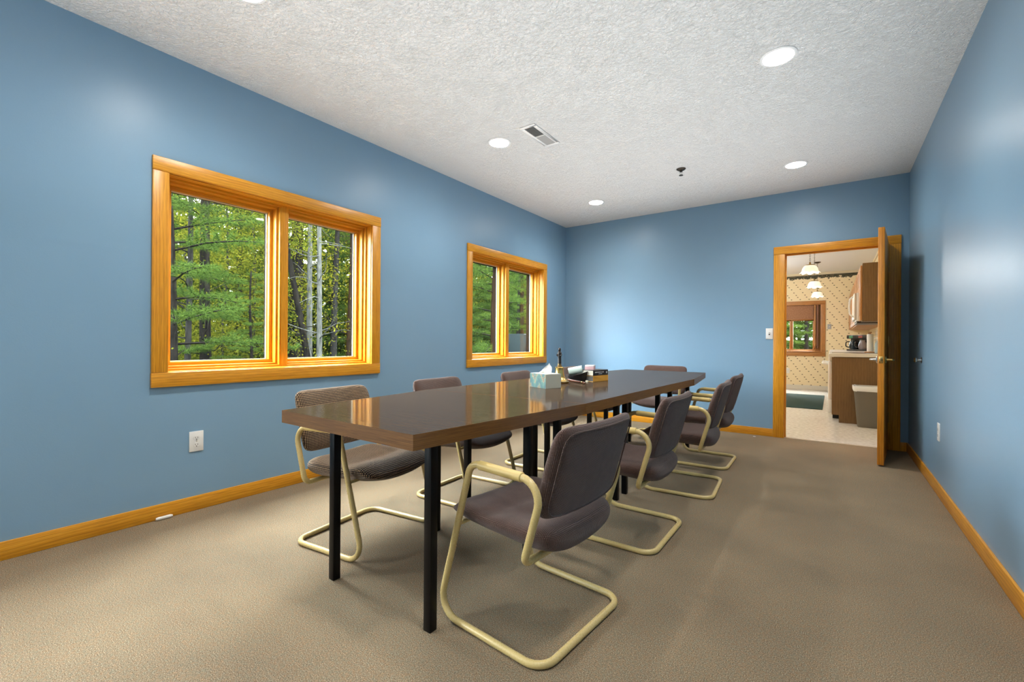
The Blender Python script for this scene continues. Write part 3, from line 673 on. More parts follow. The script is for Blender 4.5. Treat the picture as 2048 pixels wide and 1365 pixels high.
# ------------------------------------------------------------------ things on the table
t = thing('tissue_box', 'teal and beige tissue box with a tissue sticking out', 'tissue box', (-1.5305, 2.5205, T), math.radians(-20.05))
m = MB(); m.box(-.083, .083, -.0635, .0635, 0, .091)
o = m.build('box', [TEAL, HATCH, PAPER], t)
for f in o.data.polygons:
    f.material_index = 2 if abs(f.normal.z) > .5 else (0 if abs(f.normal.y) > .5 else 1)
m = MB(); m.lathe([(.001, 0), (.05, 0), (.05, .0012), (.001, .0012)], 24, (0, 0, .091), sx=1, sy=.5); m.build('opening_film', CREAM, t)
def tissue(mb):
    random.seed(5); n = 12; rows = []
    for j in range(6):
        f = j / 5; row = []
        for i in range(n):
            a = i / (n - 1) * 2 - 1
            wv = .010 * math.sin(i * 2.1 + j * .9) * (1 - f * .5)
            row.append(mb.v((a * (.066 * (1 - f) ** .75 + .006) + .024 * f, wv + .012 * f, .0915 + f * .066 - .012 * f * abs(a))))
        rows.append(row)
    for j in range(5):
        for i in range(n - 1): mb.face([rows[j][i], rows[j][i + 1], rows[j + 1][i + 1], rows[j + 1][i]])
m = MB(); tissue(m); ts = m.build('tissue', PAPER, t, smooth=True, angle=180)
sm = ts.modifiers.new('thick', 'SOLIDIFY'); sm.thickness = .0015

t = thing('hand_bell', 'brass hand bell with a tall dark figurine handle, behind the tissue box', 'bell', (-1.60, 2.83, T))
m = MB(); m.lathe([(.055, .0), (.066, .002), (.069, .010), (.064, .016), (.055, .024), (.045, .036), (.037, .052), (.032, .072), (.030, .098), (.031, .112), (.026, .118), (0, .120)], 36); m.build('bell_body', BRASS, t, smooth=True)
m = MB(); m.lathe([(.0665, .0105), (.070, .012), (.070, .015), (.0645, .0165)], 36); m.build('rim_band', OLDBRASS, t, smooth=True)
m = MB(); m.lathe([(0, .118), (.017, .119), (.018, .126), (.013, .131), (.014, .137), (.011, .142), (0, .143)], 20); m.build('handle_collar', OLDBRASS, t, smooth=True)
m = MB(); m.lathe([(0, .140), (.014, .141), (.0135, .160), (.0125, .185), (.014, .205), (.0155, .216), (.013, .224), (.007, .229), (.0085, .234), (.0105, .242), (.009, .251), (.004, .256), (0, .257)], 16)
m.tube([(.012, 0, .214), (.020, -.006, .204), (.014, -.016, .198), (.026, -.018, .204)], [.0045, .004, .0035, .003], 8); m.tube([(-.012, 0, .214), (-.019, -.006, .203), (-.010, -.014, .196)], [.0045, .004, .0035], 8)
m.build('figurine_handle', FIG, t, smooth=True)

t = thing('desk_bowl', 'black moulded bowl with a slanted rim on the table', 'bowl', (-1.585, 3.115, T), 0)
m = MB(); n = 36; ro, ri = [], []
for k in range(n):
    a = 2 * PI * k / n; hgt = .058 + .026 * math.cos(a - .55)
    for lst, dr_ in ((ro, 0), (ri, -.004)): lst.append((a, hgt, dr_))
rows = []
for f in (0, .33, .66, 1):
    rows.append([m.v(((.074 + .016 * f) * math.cos(a), (.074 + .016 * f) * math.sin(a), hgt * f)) for a, hgt, _ in ro])
for f in (1, .6, .15):
    rows.append([m.v(((.070 + .016 * f) * math.cos(a), (.070 + .016 * f) * math.sin(a), hgt * f + (.002 if f < .5 else 0))) for a, hgt, _ in ro])
for A, B in zip(rows, rows[1:]):
    for k in range(n): m.face([A[k], A[(k + 1) % n], B[(k + 1) % n], B[k]])
m.face(rows[0][::-1]); m.face(rows[-1]); m.build('bowl_shell', BLACKLEATHER, t, smooth=True)
m = MB(); m.tube([((.090) * math.cos(a), (.090) * math.sin(a), hgt) for a, hgt, _ in ro], .0022, 6, True); m.build('rim', BLACKLEATHER, t, smooth=True)
t = thing('paper_roll', 'loose white and mint paper roll resting in the black bowl', 'paper roll', (-1.605, 3.085, T + .078), math.radians(28))
m = MB(); m.M = Matrix.Rotation(-.2, 4, 'Y'); random.seed(2)
spts = []
for k in range(60):
    a = k * .38; rr_ = .032 - k * .00036 + .0015 * math.sin(k * 1.7); spts.append((rr_ * math.cos(a + 1.9), rr_ * math.sin(a + 1.9)))
A = [m.v((-.050 + .004 * math.sin(k), y, z)) for k, (y, z) in enumerate(spts)]; B = [m.v((.052 + .004 * math.cos(k * 1.3), y, z)) for k, (y, z) in enumerate(spts)]
for k in range(len(spts) - 1): m.face([A[k], A[k + 1], B[k + 1], B[k]])
m.build('roll', MINT, t, smooth=True, angle=180)
t = thing('gavel', 'dark red wooden baton with a brass band lying before the black bowl', 'gavel', (-1.534, 2.955, T + .0085), math.atan2(-.17, .236))
m = MB(); m.tube([(-.14, 0, 0), (-.13, 0, 0), (-.05, 0, 0), (.05, 0, 0), (.135, 0, 0), (.145, 0, 0)], [.005, .0075, .008, .0075, .0082, .005], 14); m.build('shaft', GAVEL, t, smooth=True)
m = MB(); m.tube([(.098, 0, 0), (.112, 0, 0)], .0086, 14); m.build('band', BRASS, t, smooth=True)

ang = math.atan2(.195, .033)
def book(label, w_, L_, h_, z, cover, block, spine_marks):
    t = thing('book', label, 'book', (-1.448, 3.072, z), ang - PI / 2)     # local +y along the spine, -x away from the spine
    m = MB(); m.box(-w_, 0, 0, L_, 0, .003); m.box(-w_, 0, 0, L_, h_ - .003, h_); m.box(-.003, 0, 0, L_, .003, h_ - .003); m.build('cover', cover, t, bevel=.0008)
    MB().box(-w_ + .004, -.0032, .003, L_ - .003, .0032, h_ - .0032).build('page_block', block, t)
    if spine_marks:
        m = MB(); random.seed(8); y = .022
        while y < .135:
            wd = random.choice((.004, .006, .006, .008)); m.box(.0001, .0006, y, y + wd, h_ * .52, h_ * .52 + random.choice((.006, .0075))); y += wd + random.choice((.002, .002, .006))
        y = .070
        while y < .115: m.box(.0001, .0006, y, y + .005, h_ * .24, h_ * .24 + .0045); y += .008
        m.build('spine_lettering', INK, t)
        m = MB(); m.prism([(0, 0)], 0, 0) if False else None
        m.box(.0001, .0006, .172, .182, h_ * .30, h_ * .72); m.box(.0001, .0006, .168, .186, h_ * .44, h_ * .58); m.build('spine_emblem', INK, t)
    return t
book('orange book at the bottom of the two stacked on the table', .135, .198, .045, T, BOOKORG, plain('grey_pages', (.10, .09, .08), .8), False)
book('black book with white spine lettering on top of the orange book', .135, .196, .041, T + .0452, BOOKBLK, PAGES, True)
t = thing('note_pad', 'small pad of pink and white note paper on the black book', 'notepad', (-1.505, 3.135, T + .0865), math.radians(15))
MB().box(-.034, .034, -.034, .034, 0, .026).build('pink_sheets', PINK, t, bevel=.001); MB().box(-.033, .035, -.035, .033, .0262, .036).build('white_sheets', PAPER, t, bevel=.001)
tag(MB().box(-1.495, -1.474, 3.035, 3.052, T, T + .010).build('eraser', CREAM, bevel=.002), 'tiny cream eraser beside the stacked books', 'eraser')

# ------------------------------------------------------------------ small things on the carpet
m = MB(); m.tube([(XL + .026, .905, .011), (XL + .026, .915, .011), (XL + .026, .975, .011), (XL + .026, .985, .011)], [.007, .010, .010, .006], 12)
tag(m.build('plastic_vial', CLEAR, smooth=True), 'small clear plastic tube lying against the left baseboard', 'tube')
m = MB(); m.box(-.714, -.688, 5.665, 5.677, 0, .004); tag(m.build('paper_scrap', PAPER, bevel=.001), 'tiny white paper scrap on the carpet left of the doorway', 'scrap')

# ------------------------------------------------------------------ kitchen beyond the door
KX0, KX1, KY0, KY1, KZ = -2.9, .655, YB + .12, 12.20, 2.655
tag(MB().box(KX0, KX1 + .1, YB + .06, KY1 + .12, -.12, 0).build('kitchen_floor', KFLOOR), kind='structure')
tag(MB().box(KX0, KX1 + .1, KY0, KY1 + .12, KZ, KZ + .1).build('kitchen_ceiling', KCEIL), kind='structure')
KW = (-1.25, -.205, .866, 1.93)
hole_wall('kitchen_wall_far', PAPERW, 'x', KY1, KY1 + .12, KX0, KX1, 0, KZ, [KW])
tag(MB().box(KX1, KX1 + .1, KY0, KY1 + .12, 0, KZ).build('kitchen_wall_right', PAPERW), kind='structure')
tag(MB().box(KX0 - .1, KX0, KY0, KY1 + .12, 0, KZ).build('kitchen_wall_left', PAPERW), kind='structure')
m = MB(); m.box(KX0, DX0, KY0, KY0 + .01, 0, KZ); m.box(DX1, KX1, KY0, KY0 + .01, 0, KZ); m.box(DX0, DX1, KY0, KY0 + .01, DZ, KZ)
tag(m.build('kitchen_wall_near', PAPERW), kind='structure')
m = MB(); m.box(KX0, KX1, KY1 - .003, KY1, 2.46, 2.60); tag(m.build('trim_2', BORDER), kind='structure')
m = MB(); m.box(KX0, KX1, KY1 - .02, KY1, 2.60, KZ); m.box(KX1 - .02, KX1, KY0, KY1 - .02, 2.60, KZ); tag(m.build('trim_3', plain('cream_cornice', (.62, .55, .40), .6), bevel=.004), kind='structure')
m = MB(); m.box(KX0, KX1, KY1 - .008, KY1, 0, .10); tag(m.build('baseboard_kitchen', VINYL, bevel=.002), kind='structure')
# kitchen window
kw = structure('window_3', (0, KY1, 0)); x0, x1, z0, z1 = KW
MB().box(x0 - .09, x1 + .09, -.02, 0, z1, z1 + .088).build('head_casing', OAK_K, kw, bevel=.003); MB().box(x0 - .09, x1 + .09, -.02, 0, z0 - .1, z0).build('bottom_casing', OAK_K, kw, bevel=.003)
MB().box(x0 - .09, x0, -.018, 0, z0, z1).build('side_casing', OAK_K, kw, bevel=.003); MB().box(x1, x1 + .089, -.018, 0, z0, z1).build('side_casing', OAK_K, kw, bevel=.003)
MB().box(x0, x1, -.045, .06, z0 - .004, z0 + .012).build('window_stool', OAK_K, kw, bevel=.003)
xm = -.765
for a, b in ((x0 + .004, xm), (xm, x1 - .11)):
    m = MB(); e = .045
    m.box(a, b, .055, .085, z1 - .36, z1 - .315); m.box(a, b, .055, .085, z0 + .012, z0 + .055); m.box(a, a + .035, .055, .085, z0 + .055, z1 - .36); m.box(b - .035, b, .055, .085, z0 + .055, z1 - .36)
    s = m.build('sash_frame', OAK_K, kw, bevel=.002); MB().box(a + .035, b - .035, .068, .072, z0 + .055, z1 - .36).build('glass_pane', GLASS, s)
MB().box(x1 - .11, x1, .055, .085, z0 + .012, z1).build('jamb_filler', OAK_K, kw); MB().box(x0, x1 - .11, .055, .085, z1 - .315, z1).build('head_filler', OAK_K, kw)
t = thing('woven_blind', 'brown woven shade covering the top of the kitchen window', 'blind', (0, KY1, 0))
MB().box(x0 + .01, x1 - .135, .015, .03, 1.606, z1 - .005).build('shade_panel', CORK, t, bevel=.003); MB().box(x0 + .01, x1 - .135, .012, .033, 1.592, 1.606).build('shade_hem', OAK_K, t, bevel=.003)
for i, (xx, lab) in enumerate(((-.312, 'inner folded dark wooden shutter beside the kitchen window glass'), (-.262, 'outer folded dark wooden shutter against the kitchen window casing'))):
    t = thing('window_shutter', lab, 'shutter', (xx, KY1 - .03, 0))
    m = MB(); m.box(-.017, .017, -.03, .10, .935, .985); m.box(-.017, .017, -.03, .10, 1.875, 1.925); m.box(-.017, .017, -.03, .0, .985, 1.875); m.box(-.017, .017, .07, .10, .985, 1.875); m.build('shutter_frame', OAK_K if i == 0 else SHUT, t, bevel=.002)
    m = MB()
    for k in range(24):
        m.M = Matrix.Translation((0, .035, 1.005 + k * .037)) @ Matrix.Rotation(.6, 4, 'Y'); m.box(-.017, .017, -.035, .035, -.003, .003)
    tag(m.build('louvre', SHUT, t), kind='stuff')
t = thing('light_switch', 'grey switch plate on the wallpaper right of the kitchen window', 'switch', (-.044, KY1, 1.43), -PI / 2)
MB().box(0, .006, -.036, .036, -.056, .056).build('cover_plate', GREYSW, t, bevel=.002); MB().box(.006, .014, -.006, .006, -.012, .012).build('toggle', WHITE_P, t, bevel=.001)
duplex('wall_outlet', (-.83, KY1, .42), -PI / 2, 'white outlet on the wallpaper below the kitchen window')

# base cabinet, range, counter
cab = thing('base_cabinet', 'oak veneer end cabinet under the kitchen counter', 'cabinet', (.365, 7.57, 0))
m = MB()
pl = [(.004, .10), (.004, .87), (.654, .87), (.654, 0), (.082, 0), (.082, .10)]
mm_ = Matrix.Translation((-.365, 0, 0)) @ Matrix(((1, 0, 0, 0), (0, 0, 1, 0), (0, 1, 0, 0), (0, 0, 0, 1)))
m.M = mm_; a = [m.v((x - 0, z, -.19)) for x, z in pl]; b = [m.v((x, z, -.172)) for x, z in pl]
m.face(a, [(z, x) for x, z in pl]); m.face(b[::-1], [(z, x) for x, z in pl[::-1]])
for i in range(6):
    j = (i + 1) % 6; m.face([a[j], a[i], b[i], b[j]], [(pl[j][1], pl[j][0]), (pl[i][1], pl[i][0]), (pl[i][1], pl[i][0] + .02), (pl[j][1], pl[j][0] + .02)])
m.build('end_panel', OAK_CAB, cab)
MB().box(-.340, .288, -.171, .18, .10, .868, 2).build('carcass', OAK_CAB, cab)
MB().box(-.360, -.341, -.168, .178, .13, .66, 2).build('door', OAK_K, cab, bevel=.003); MB().box(-.360, -.341, -.168, .178, .69, .85, 1).build('drawer', OAK_K, cab, bevel=.003)
MB().box(-.275, .28, -.168, .18, .0, .10).build('toe_kick', TOE, cab)
def counter(name, label, y0, y1):
    m = MB(); pr_ = [(-.026, .875), (-.032, .885), (-.032, .905), (-.024, .917), (.006, .920), (.640, .920), (.640, .878), (.02, .875)]
    A = [m.v((x, y0, z)) for x, z in pr_]; B = [m.v((x, y1, z)) for x, z in pr_]; n = len(pr_)
    for i in range(n): m.face([A[i], A[(i + 1) % n], B[(i + 1) % n], B[i]])
    m.face(A[::-1]); m.face(B)
    tag(m.build(name, COUNTER, smooth=True, angle=50), label, 'countertop')
counter('countertop', 'short white counter section above the oak end cabinet', 7.365, 7.757)
rg = thing('kitchen_range', 'white kitchen range with a bar handle beyond the end cabinet', 'range', (.305, 8.14, 0))
MB().box(-.30, .31, -.378, .378, .06, .905).build('body', WHITE_M, rg, bevel=.004); MB().box(-.345, -.302, -.376, .376, .27, .80).build('oven_door', WHITE_M, rg, bevel=.01)
MB().box(-.345, -.302, -.376, .376, .075, .262).build('storage_drawer', WHITE_M, rg, bevel=.008); MB().box(-.34, -.301, -.376, .376, .81, .90).build('control_panel', WHITE_M, rg, bevel=.006)
MB().tube(fillet([(-.345, -.34, .765), (-.405, -.34, .775), (-.405, .34, .775), (-.345, .34, .765)], .02), .017, 10).build('handle', WHITE_P, rg, smooth=True)
MB().box(-.29, .31, -.37, .37, 0, .06).build('plinth', TOE, rg); MB().box(-.30, .305, -.376, .376, .906, .918).build('cooktop', BLKPLAST, rg, bevel=.003)
counter('countertop', 'long white counter running to the far kitchen wall', 8.522, KY1 - .002)
c2 = thing('base_cabinet', 'oak base cabinets under the long counter, hidden beyond the range', 'cabinet', (.365, 10.35, 0))
MB().box(-.265, .288, -1.82, 1.84, .10, .868).build('carcass', OAK_CAB, c2); MB().box(-.195, .28, -1.82, 1.84, 0, .1).build('toe_kick', TOE, c2)
for k in range(7): MB().box(-.285, -.266, -1.81 + k * .52, -1.31 + k * .52, .13, .85, 2).build('door', OAK_CAB, c2, bevel=.003)
# wall cabinets and microwave
def upper(label, y0, y1, z0, z1, n):
    t = thing('wall_cabinet', label, 'cabinet', (.49, (y0 + y1) / 2, z0)); L = (y1 - y0) / 2
    MB().box(-.165, .163, -L, L, 0, z1 - z0, 2).build('carcass', OAK_CAB if n == 1 else OAK_K, t, bevel=.002)  # lighter oak on the wider cabinets stands in for light on their undersides
    for k in range(n):
        a = -L + k * 2 * L / n + .004; b = -L + (k + 1) * 2 * L / n - .004
        d = MB().box(-.188, -.1665, a, b, .012, z1 - z0 - .03, 2).build('door', OAK_K, t, bevel=.004); MB().box(-.192, -.1885, a + .055, b - .055, .07, z1 - z0 - .09, 2).build('raised_panel', OAK_K, d, bevel=.003)
    return t
upper('tall oak wall cabinet nearest the doorway', 7.40, 7.757, 1.347, 2.106, 1)
upper('short oak wall cabinet above the white microwave', 7.763, 8.515, 1.76, 2.106, 2)
upper('row of oak wall cabinets running to the far kitchen wall', 8.521, KY1 - .004, 1.347, 2.106, 8)
mw = thing('microwave', 'white over-range microwave below the oak wall cabinets', 'microwave', (.46, 8.14, 1.335))
MB().box(-.185, .19, -.374, .374, .03, .42).build('body', WHITE_M, mw, bevel=.006); MB().box(-.215, -.187, -.372, .20, .05, .415).build('door', WHITE_P, mw, bevel=.01); MB().box(-.212, -.187, .205, .372, .05, .415).build('control_panel', WHITE_P, mw, bevel=.006)
MB().tube(fillet([(-.214, -.30, .09), (-.255, -.30, .12), (-.262, -.30, .23), (-.255, -.30, .34), (-.214, -.30, .38)], .05), .011, 10).build('handle', WHITE_P, mw, smooth=True)
MB().box(-.18, .185, -.37, .37, .0, .028).build('vent_hood', DARKMETAL, mw, bevel=.004)
# counter things
def coffee(label, loc, rz, flask, mat_body, extra):
    t = thing('coffee_maker', label, 'coffee maker', loc, rz)
    MB().box(-.075, .085, -.09, .09, 0, .03).build('base', BLKPLAST, t, bevel=.006); MB().box(.03, .085, -.09, .09, .03, .29).build('tower', mat_body, t, bevel=.006); MB().box(-.075, .085, -.09, .09, .225, .295).build('brew_head', mat_body, t, bevel=.01)
    m = MB(); m.lathe([(0, 0), (.05, 0), (.062, .02), (.064, .07), (.052, .12), (.038, .15), (.040, .165), (0, .167)], 20, (-.025, 0, .033)); m.build('carafe', flask, t, smooth=True)
    m = MB(); m.tube(fillet([(-.07, .03, .17), (-.125, .06, .17), (-.13, .06, .08), (-.085, .035, .065)], .03), .010, 8); m.build('carafe_handle', BLKPLAST, t, smooth=True)
    m = MB(); m.box(-.0775, -.0752, -.03, .04, .24, .28); m.build('badge_panel', extra, t)
    return t
coffee('black coffee maker with a dark carafe, left of the two on the counter', (.345, 10.62, .92), .9, plain('dark_carafe_glass', (.012, .022, .028), .08), BLKPLAST, GREENP)
coffee('coffee maker with a red front and glass carafe beside the paper towels', (.475, 10.35, .92), .9, plain('smoked_carafe_glass', (.20, .17, .17), .08), BLKPLAST, REDPLAST)
t = thing('paper_towel_roll', 'white paper towel roll on an upright holder on the counter', 'paper towel', (.475, 8.66, .92))
m = MB(); m.lathe([(0, 0), (.07, 0), (.07, .012), (.01, .014), (.009, .295), (.018, .30), (.018, .312), (0, .315)], 20); m.build('holder', OAK_K, t, smooth=True)
m = MB(); m.lathe([(.02, .016), (.040, .016), (.041, .02), (.041, .276), (.040, .28), (.02, .28)], 28); m.build('roll', PAPER, t, smooth=True)
t = thing('soap_bottle', 'pale blue pump bottle at the right end of the counter view', 'bottle', (.558, 8.60, .92))
m = MB(); m.lathe([(0, 0), (.034, 0), (.037, .01), (.037, .12), (.028, .15), (.013, .165), (.013, .18), (0, .18)], 20); m.build('bottle_body', BOTTLE, t, smooth=True)
m = MB(); m.lathe([(0, .18), (.016, .18), (.016, .2), (.005, .203), (.005, .228), (0, .23)], 14); m.tube([(0, 0, .226), (-.03, 0, .226), (-.042, 0, .216)], .005, 8); m.build('pump', WHITE_P, t, smooth=True)
# trash bin
t = thing('trash_bin', 'taupe plastic trash bin with a white liner against the oak cabinet', 'trash bin', (.405, 7.215, 0))
def rrect(hx, hy, r, n=5):
    out = []
    for cx, cy, a0 in ((hx - r, hy - r, 0), (-hx + r, hy - r, 90), (-hx + r, -hy + r, 180), (hx - r, -hy + r, 270)):
        for k in range(n + 1):
            a = math.radians(a0 + 90 * k / n); out.append((cx + r * math.cos(a), cy + r * math.sin(a)))
    return out
def loft(m, secs, wob=0):
    rows = []
    for hx, hy, r, z in secs: rows.append([m.v((x, y, z + wob * math.sin(i * 1.9))) for i, (x, y) in enumerate(rrect(hx, hy, r))])
    n = len(rows[0])
    for A, B in zip(rows, rows[1:]):
        for k in range(n): m.face([A[k], A[(k + 1) % n], B[(k + 1) % n], B[k]])
    return rows
m = MB(); rows = loft(m, [(.132, .085, .03, 0), (.136, .089, .03, .01), (.172, .12, .035, .49), (.180, .128, .038, .495), (.180, .128, .038, .51), (.168, .116, .034, .51), (.130, .084, .03, .02)]); m.face(rows[0][::-1]); m.face(rows[-1]); m.build('bin_body', GREYBIN, t, smooth=True)
m = MB(); loft(m, [(.176, .124, .036, .452), (.184, .132, .04, .47), (.186, .134, .04, .512), (.180, .128, .036, .520), (.160, .108, .03, .50), (.15, .10, .03, .40)], .003); m.build('bin_liner', LINER, t, smooth=True, angle=120)
m = MB(); m.box(-.95, -.112, 8.62, 10.95, 0, .010); tag(m.build('door_mat', MATG, bevel=.003), 'dark green rug on the white kitchen floor', 'rug')
# pendants
def pendant(y, label):
    t = thing('pendant_lamp', label, 'lamp', (-.235, y, 0), 0, 'pendant lamps in the kitchen')
    m = MB(); m.lathe([(0, 0), (.055, 0), (.058, -.008), (.03, -.022), (0, -.026)], 20, (0, 0, KZ)); m.build('canopy', DARKMETAL, t, smooth=True)
    m = MB(); z = KZ - .024; k = 0
    while z > 2.115:
        pts = [(.0065 * math.cos(a), 0, z - .016 + .016 * math.sin(a)) for a in [2 * PI * i / 8 for i in range(8)]]
        if k % 2: pts = [(0, x, zz) for x, _, zz in pts]
        m.tube(pts, .0018, 5, True); z -= .026; k += 1
    m.build('chain', DARKMETAL, t, smooth=True)
    m = MB(); m.lathe([(0, 2.118), (.008, 2.115), (.012, 2.085), (.052, 2.078), (.054, 2.068), (0, 2.066)], 20); m.build('shade_cap', OLDBRASS, t, smooth=True)
    m = MB(); n = 40; rows = []
    for i, (r, z, rf) in enumerate(((.050, 2.070, 0), (.068, 2.058, 0), (.082, 2.035, .002), (.088, 2.005, .004), (.094, 1.985, .007), (.112, 1.972, .011))):
        rows.append([m.v(((r + rf * math.cos(8 * 2 * PI * k / n)) * math.cos(2 * PI * k / n), (r + rf * math.cos(8 * 2 * PI * k / n)) * math.sin(2 * PI * k / n), z - rf * .8 * math.cos(8 * 2 * PI * k / n))) for k in range(n)])
    for A, B in zip(rows, rows[1:]):
        for k in range(n): m.face([A[k], A[(k + 1) % n], B[(k + 1) % n], B[k]])
    m.build('glass_shade', SHADE, t, smooth=True, angle=120)
    m = MB(); m.lathe([(0, 2.05), (.018, 2.04), (.032, 2.005), (.034, 1.985), (.024, 1.962), (0, 1.955)], 16); m.build('bulb', BULB, t, smooth=True)
pendant(7.0, 'nearest and largest frosted glass pendant lamp in the kitchen')
pendant(8.83, 'middle of three frosted glass pendant lamps in the kitchen')
pendant(10.65, 'farthest and lowest looking frosted glass pendant lamp in the kitchen')
# fill globes added out of view to brighten the kitchen and its ceiling
for y, lab in ((7.6, 'unseen white globe added to light the kitchen, near the door'), (10.2, 'unseen white globe added to light the kitchen, near the window')):
    t = thing('fill_globe', lab, 'lamp', (-1.7, y, KZ))
    m = MB(); m.lathe([(0, 0), (.06, 0), (.06, -.02), (.012, -.03), (.012, -.27), (0, -.27)], 20); m.build('stem', DARKMETAL, t, smooth=True)
    m = MB(); m.lathe([(.16 * math.sin(PI * k / 14), -.42 + .16 * math.cos(PI * k / 14)) for k in range(15)], 24); m.build('globe', plain('fill_globe_glow', (.9, .9, .9), .5, emit=(1.0, .985, .96), es=52), t, smooth=True)

# ------------------------------------------------------------------ outdoors
tag(MB().box(-70, XL - WT - .02, -30, 75, -.75, -.45).build('ground', FOREST), kind='structure')
tag(MB().box(XL - WT - .02, 60, 12.4, 75, -.75, -.45).build('ground_behind', FOREST), kind='structure')

def mesh_np(name, V, F, mats):
    me = bpy.data.meshes.new(name); V = np.asarray(V, np.float32); F = np.asarray(F, np.int32); k = F.shape[1]
    me.vertices.add(len(V)); me.vertices.foreach_set('co', V.ravel()); me.loops.add(F.size); me.loops.foreach_set('vertex_index', F.ravel())
    me.polygons.add(len(F)); me.polygons.foreach_set('loop_start', np.arange(0, F.size, k, dtype=np.int32)); me.polygons.foreach_set('loop_total', np.full(len(F), k, np.int32))
    me.update(calc_edges=True); me.materials.append(mats); return me
def pine_meshes(seed, H, z0, Lmax, nb, needles=20, wide=.0042, long=1.0):
    rg_ = np.random.default_rng(seed); V = []; nv = 0; bm_ = MB(); TV = []
    for i in range(nb):
        t = (i + rg_.random()) / nb; z = z0 + (H - z0) * t; az = i * 2.39996 + rg_.normal(0, .25)
        L = Lmax * (1 - .72 * t) * rg_.uniform(.75, 1.12); d = np.array([math.cos(az), math.sin(az), 0]); sd = np.array([-d[1], d[0], 0])
        up0 = rg_.uniform(.05, .3); dr_ = rg_.uniform(.08, .22)
        P = lambda s: np.array([0, 0, z]) + d * s + np.array([0, 0, up0 * s - dr_ * s * s / max(L, .3)])
        bm_.tube([P(s) for s in (0, L * .4, L * .75, L)], [.022 * (1 - t * .5), .014, .009, .004], 4, cap=False)
        s = .22 * L
        while s < L:
            for side in (-1, 1):
                tl = (.50 * (1 - s / L) + .16) * rg_.uniform(.7, 1.1); a = rg_.uniform(.7, 1.0)
                td = d * math.cos(a) + sd * side * math.sin(a) + np.array([0, 0, rg_.uniform(-.1, .25)]); td /= np.linalg.norm(td); b0 = P(s)
                for q in np.arange(.08, tl + .05, .085): TV.append((b0 + td * q, td))
            s += .12
        TV.append((P(L), d))
    n = len(TV); base = np.repeat(np.array([a for a, _ in TV]), needles, 0); dirs = np.repeat(np.array([b for _, b in TV]), needles, 0)
    rnd = rg_.normal(0, 1, (n * needles, 3)); nd_ = dirs * .9 + rnd * .72; nd_ /= np.linalg.norm(nd_, axis=1, keepdims=True)
    ln = rg_.uniform(.075, .125, (n * needles, 1)) * long; sidev = np.cross(nd_, rg_.normal(0, 1, (n * needles, 3))); sidev /= np.linalg.norm(sidev, axis=1, keepdims=True)
    wv = wide; A = base + sidev * wv; B = base - sidev * wv; Cc = base + nd_ * ln
    V = np.stack([A, B, Cc], 1).reshape(-1, 3); F = np.arange(len(V)).reshape(-1, 3)
    fm = mesh_np('needles', V, F, NEEDLE)
    bo = bm_.build('branches', BARK_D); bme = bo.data; bpy.data.objects.remove(bo)
    return fm, bme
def leaf_mesh(seed, n, H, z0, R, size=.05):
    rg_ = np.random.default_rng(seed); nc = 90; cen = np.column_stack([rg_.normal(0, R * .55, nc), rg_.normal(0, R * .55, nc), rg_.uniform(z0, H, nc)])
    c = cen[rg_.integers(0, nc, n)] + rg_.normal(0, 1, (n, 3)) * np.array([.32, .32, .13])
    a = rg_.normal(0, 1, (n, 3)); a /= np.linalg.norm(a, axis=1, keepdims=True); b = np.cross(a, rg_.normal(0, 1, (n, 3))); b /= np.linalg.norm(b, axis=1, keepdims=True); s = rg_.uniform(.6, 1.2, (n, 1)) * size
    V = np.stack([c - a * s, c + b * s * .55, c + a * s, c - b * s * .55], 1).reshape(-1, 3)
    return mesh_np('leaves', V, np.arange(len(V)).reshape(-1, 4), LEAF)
def trunk_mesh(seed, H, r, lean=(0, 0), mat=BARK_D, wig=.10):
    random.seed(seed); m = MB(); pts = []; rad = []; n = 12
    for i in range(n + 1):
        f = i / n; pts.append((lean[0] * f + wig * math.sin(f * 5 + seed) * f, lean[1] * f + wig * math.cos(f * 4 + seed * 2) * f, -.6 + (H + .6) * f)); rad.append(r * (1 - .75 * f) + .01 + (.25 * r if i == 0 else 0))
    m.tube(pts, rad, 10); o = m.build('trunk', mat, smooth=True); me = o.data; bpy.data.objects.remove(o); return me
def mo(name, me, parent, loc=(0, 0, 0), kind=None):
    o = bpy.data.objects.new(name, me); C.objects.link(o); o.parent = parent; o.location = loc
    if kind: o['kind'] = kind
    return o
FARP = [pine_meshes(5, 7.6, .2, 2.3, 60, 9, .012, 1.6), pine_meshes(6, 8.2, .4, 2.5, 60, 9, .012, 1.6)]
PROTO = [pine_meshes(1, 6.6, .25, 1.9, 46), pine_meshes(2, 7.4, .9, 2.2, 46), pine_meshes(3, 6.2, 1.7, 1.8, 38)]
LEAVES = [leaf_mesh(4, 11000, 4.6, .5, 1.35, .032), leaf_mesh(9, 11000, 5.6, 1.2, 1.5, .032)]
TR = [trunk_mesh(1, 6.7, .085), trunk_mesh(2, 7.5, .11), trunk_mesh(3, 6.4, .075, mat=BARK_G)]
TRL = [trunk_mesh(7, 4.4, .035, mat=BARK_G), trunk_mesh(8, 5.4, .045, mat=BARK_G)]
random.seed(21)
def far_pine(x, y, k, s):
    t = thing('pine_tree', 'distant pine tree deep in the woods outside the windows', 'tree', (x, y, -.45), random.uniform(0, 6.28), 'distant pine trees in the woods outside'); t.scale = (s, s, s)
    mo('trunk', TR[k], t); mo('branches', FARP[k][1], t, kind='stuff'); mo('needles', FARP[k][0], t, kind='stuff')
def pine(x, y, k, s, label='green pine tree among the woods outside the windows', group='pine trees in the woods outside'):
    t = thing('pine_tree', label, 'tree', (x, y, -.45), random.uniform(0, 6.28), group); t.scale = (s, s, s)
    mo('trunk', TR[k], t); mo('branches', PROTO[k][1], t, kind='stuff'); mo('needles', PROTO[k][0], t, kind='stuff')
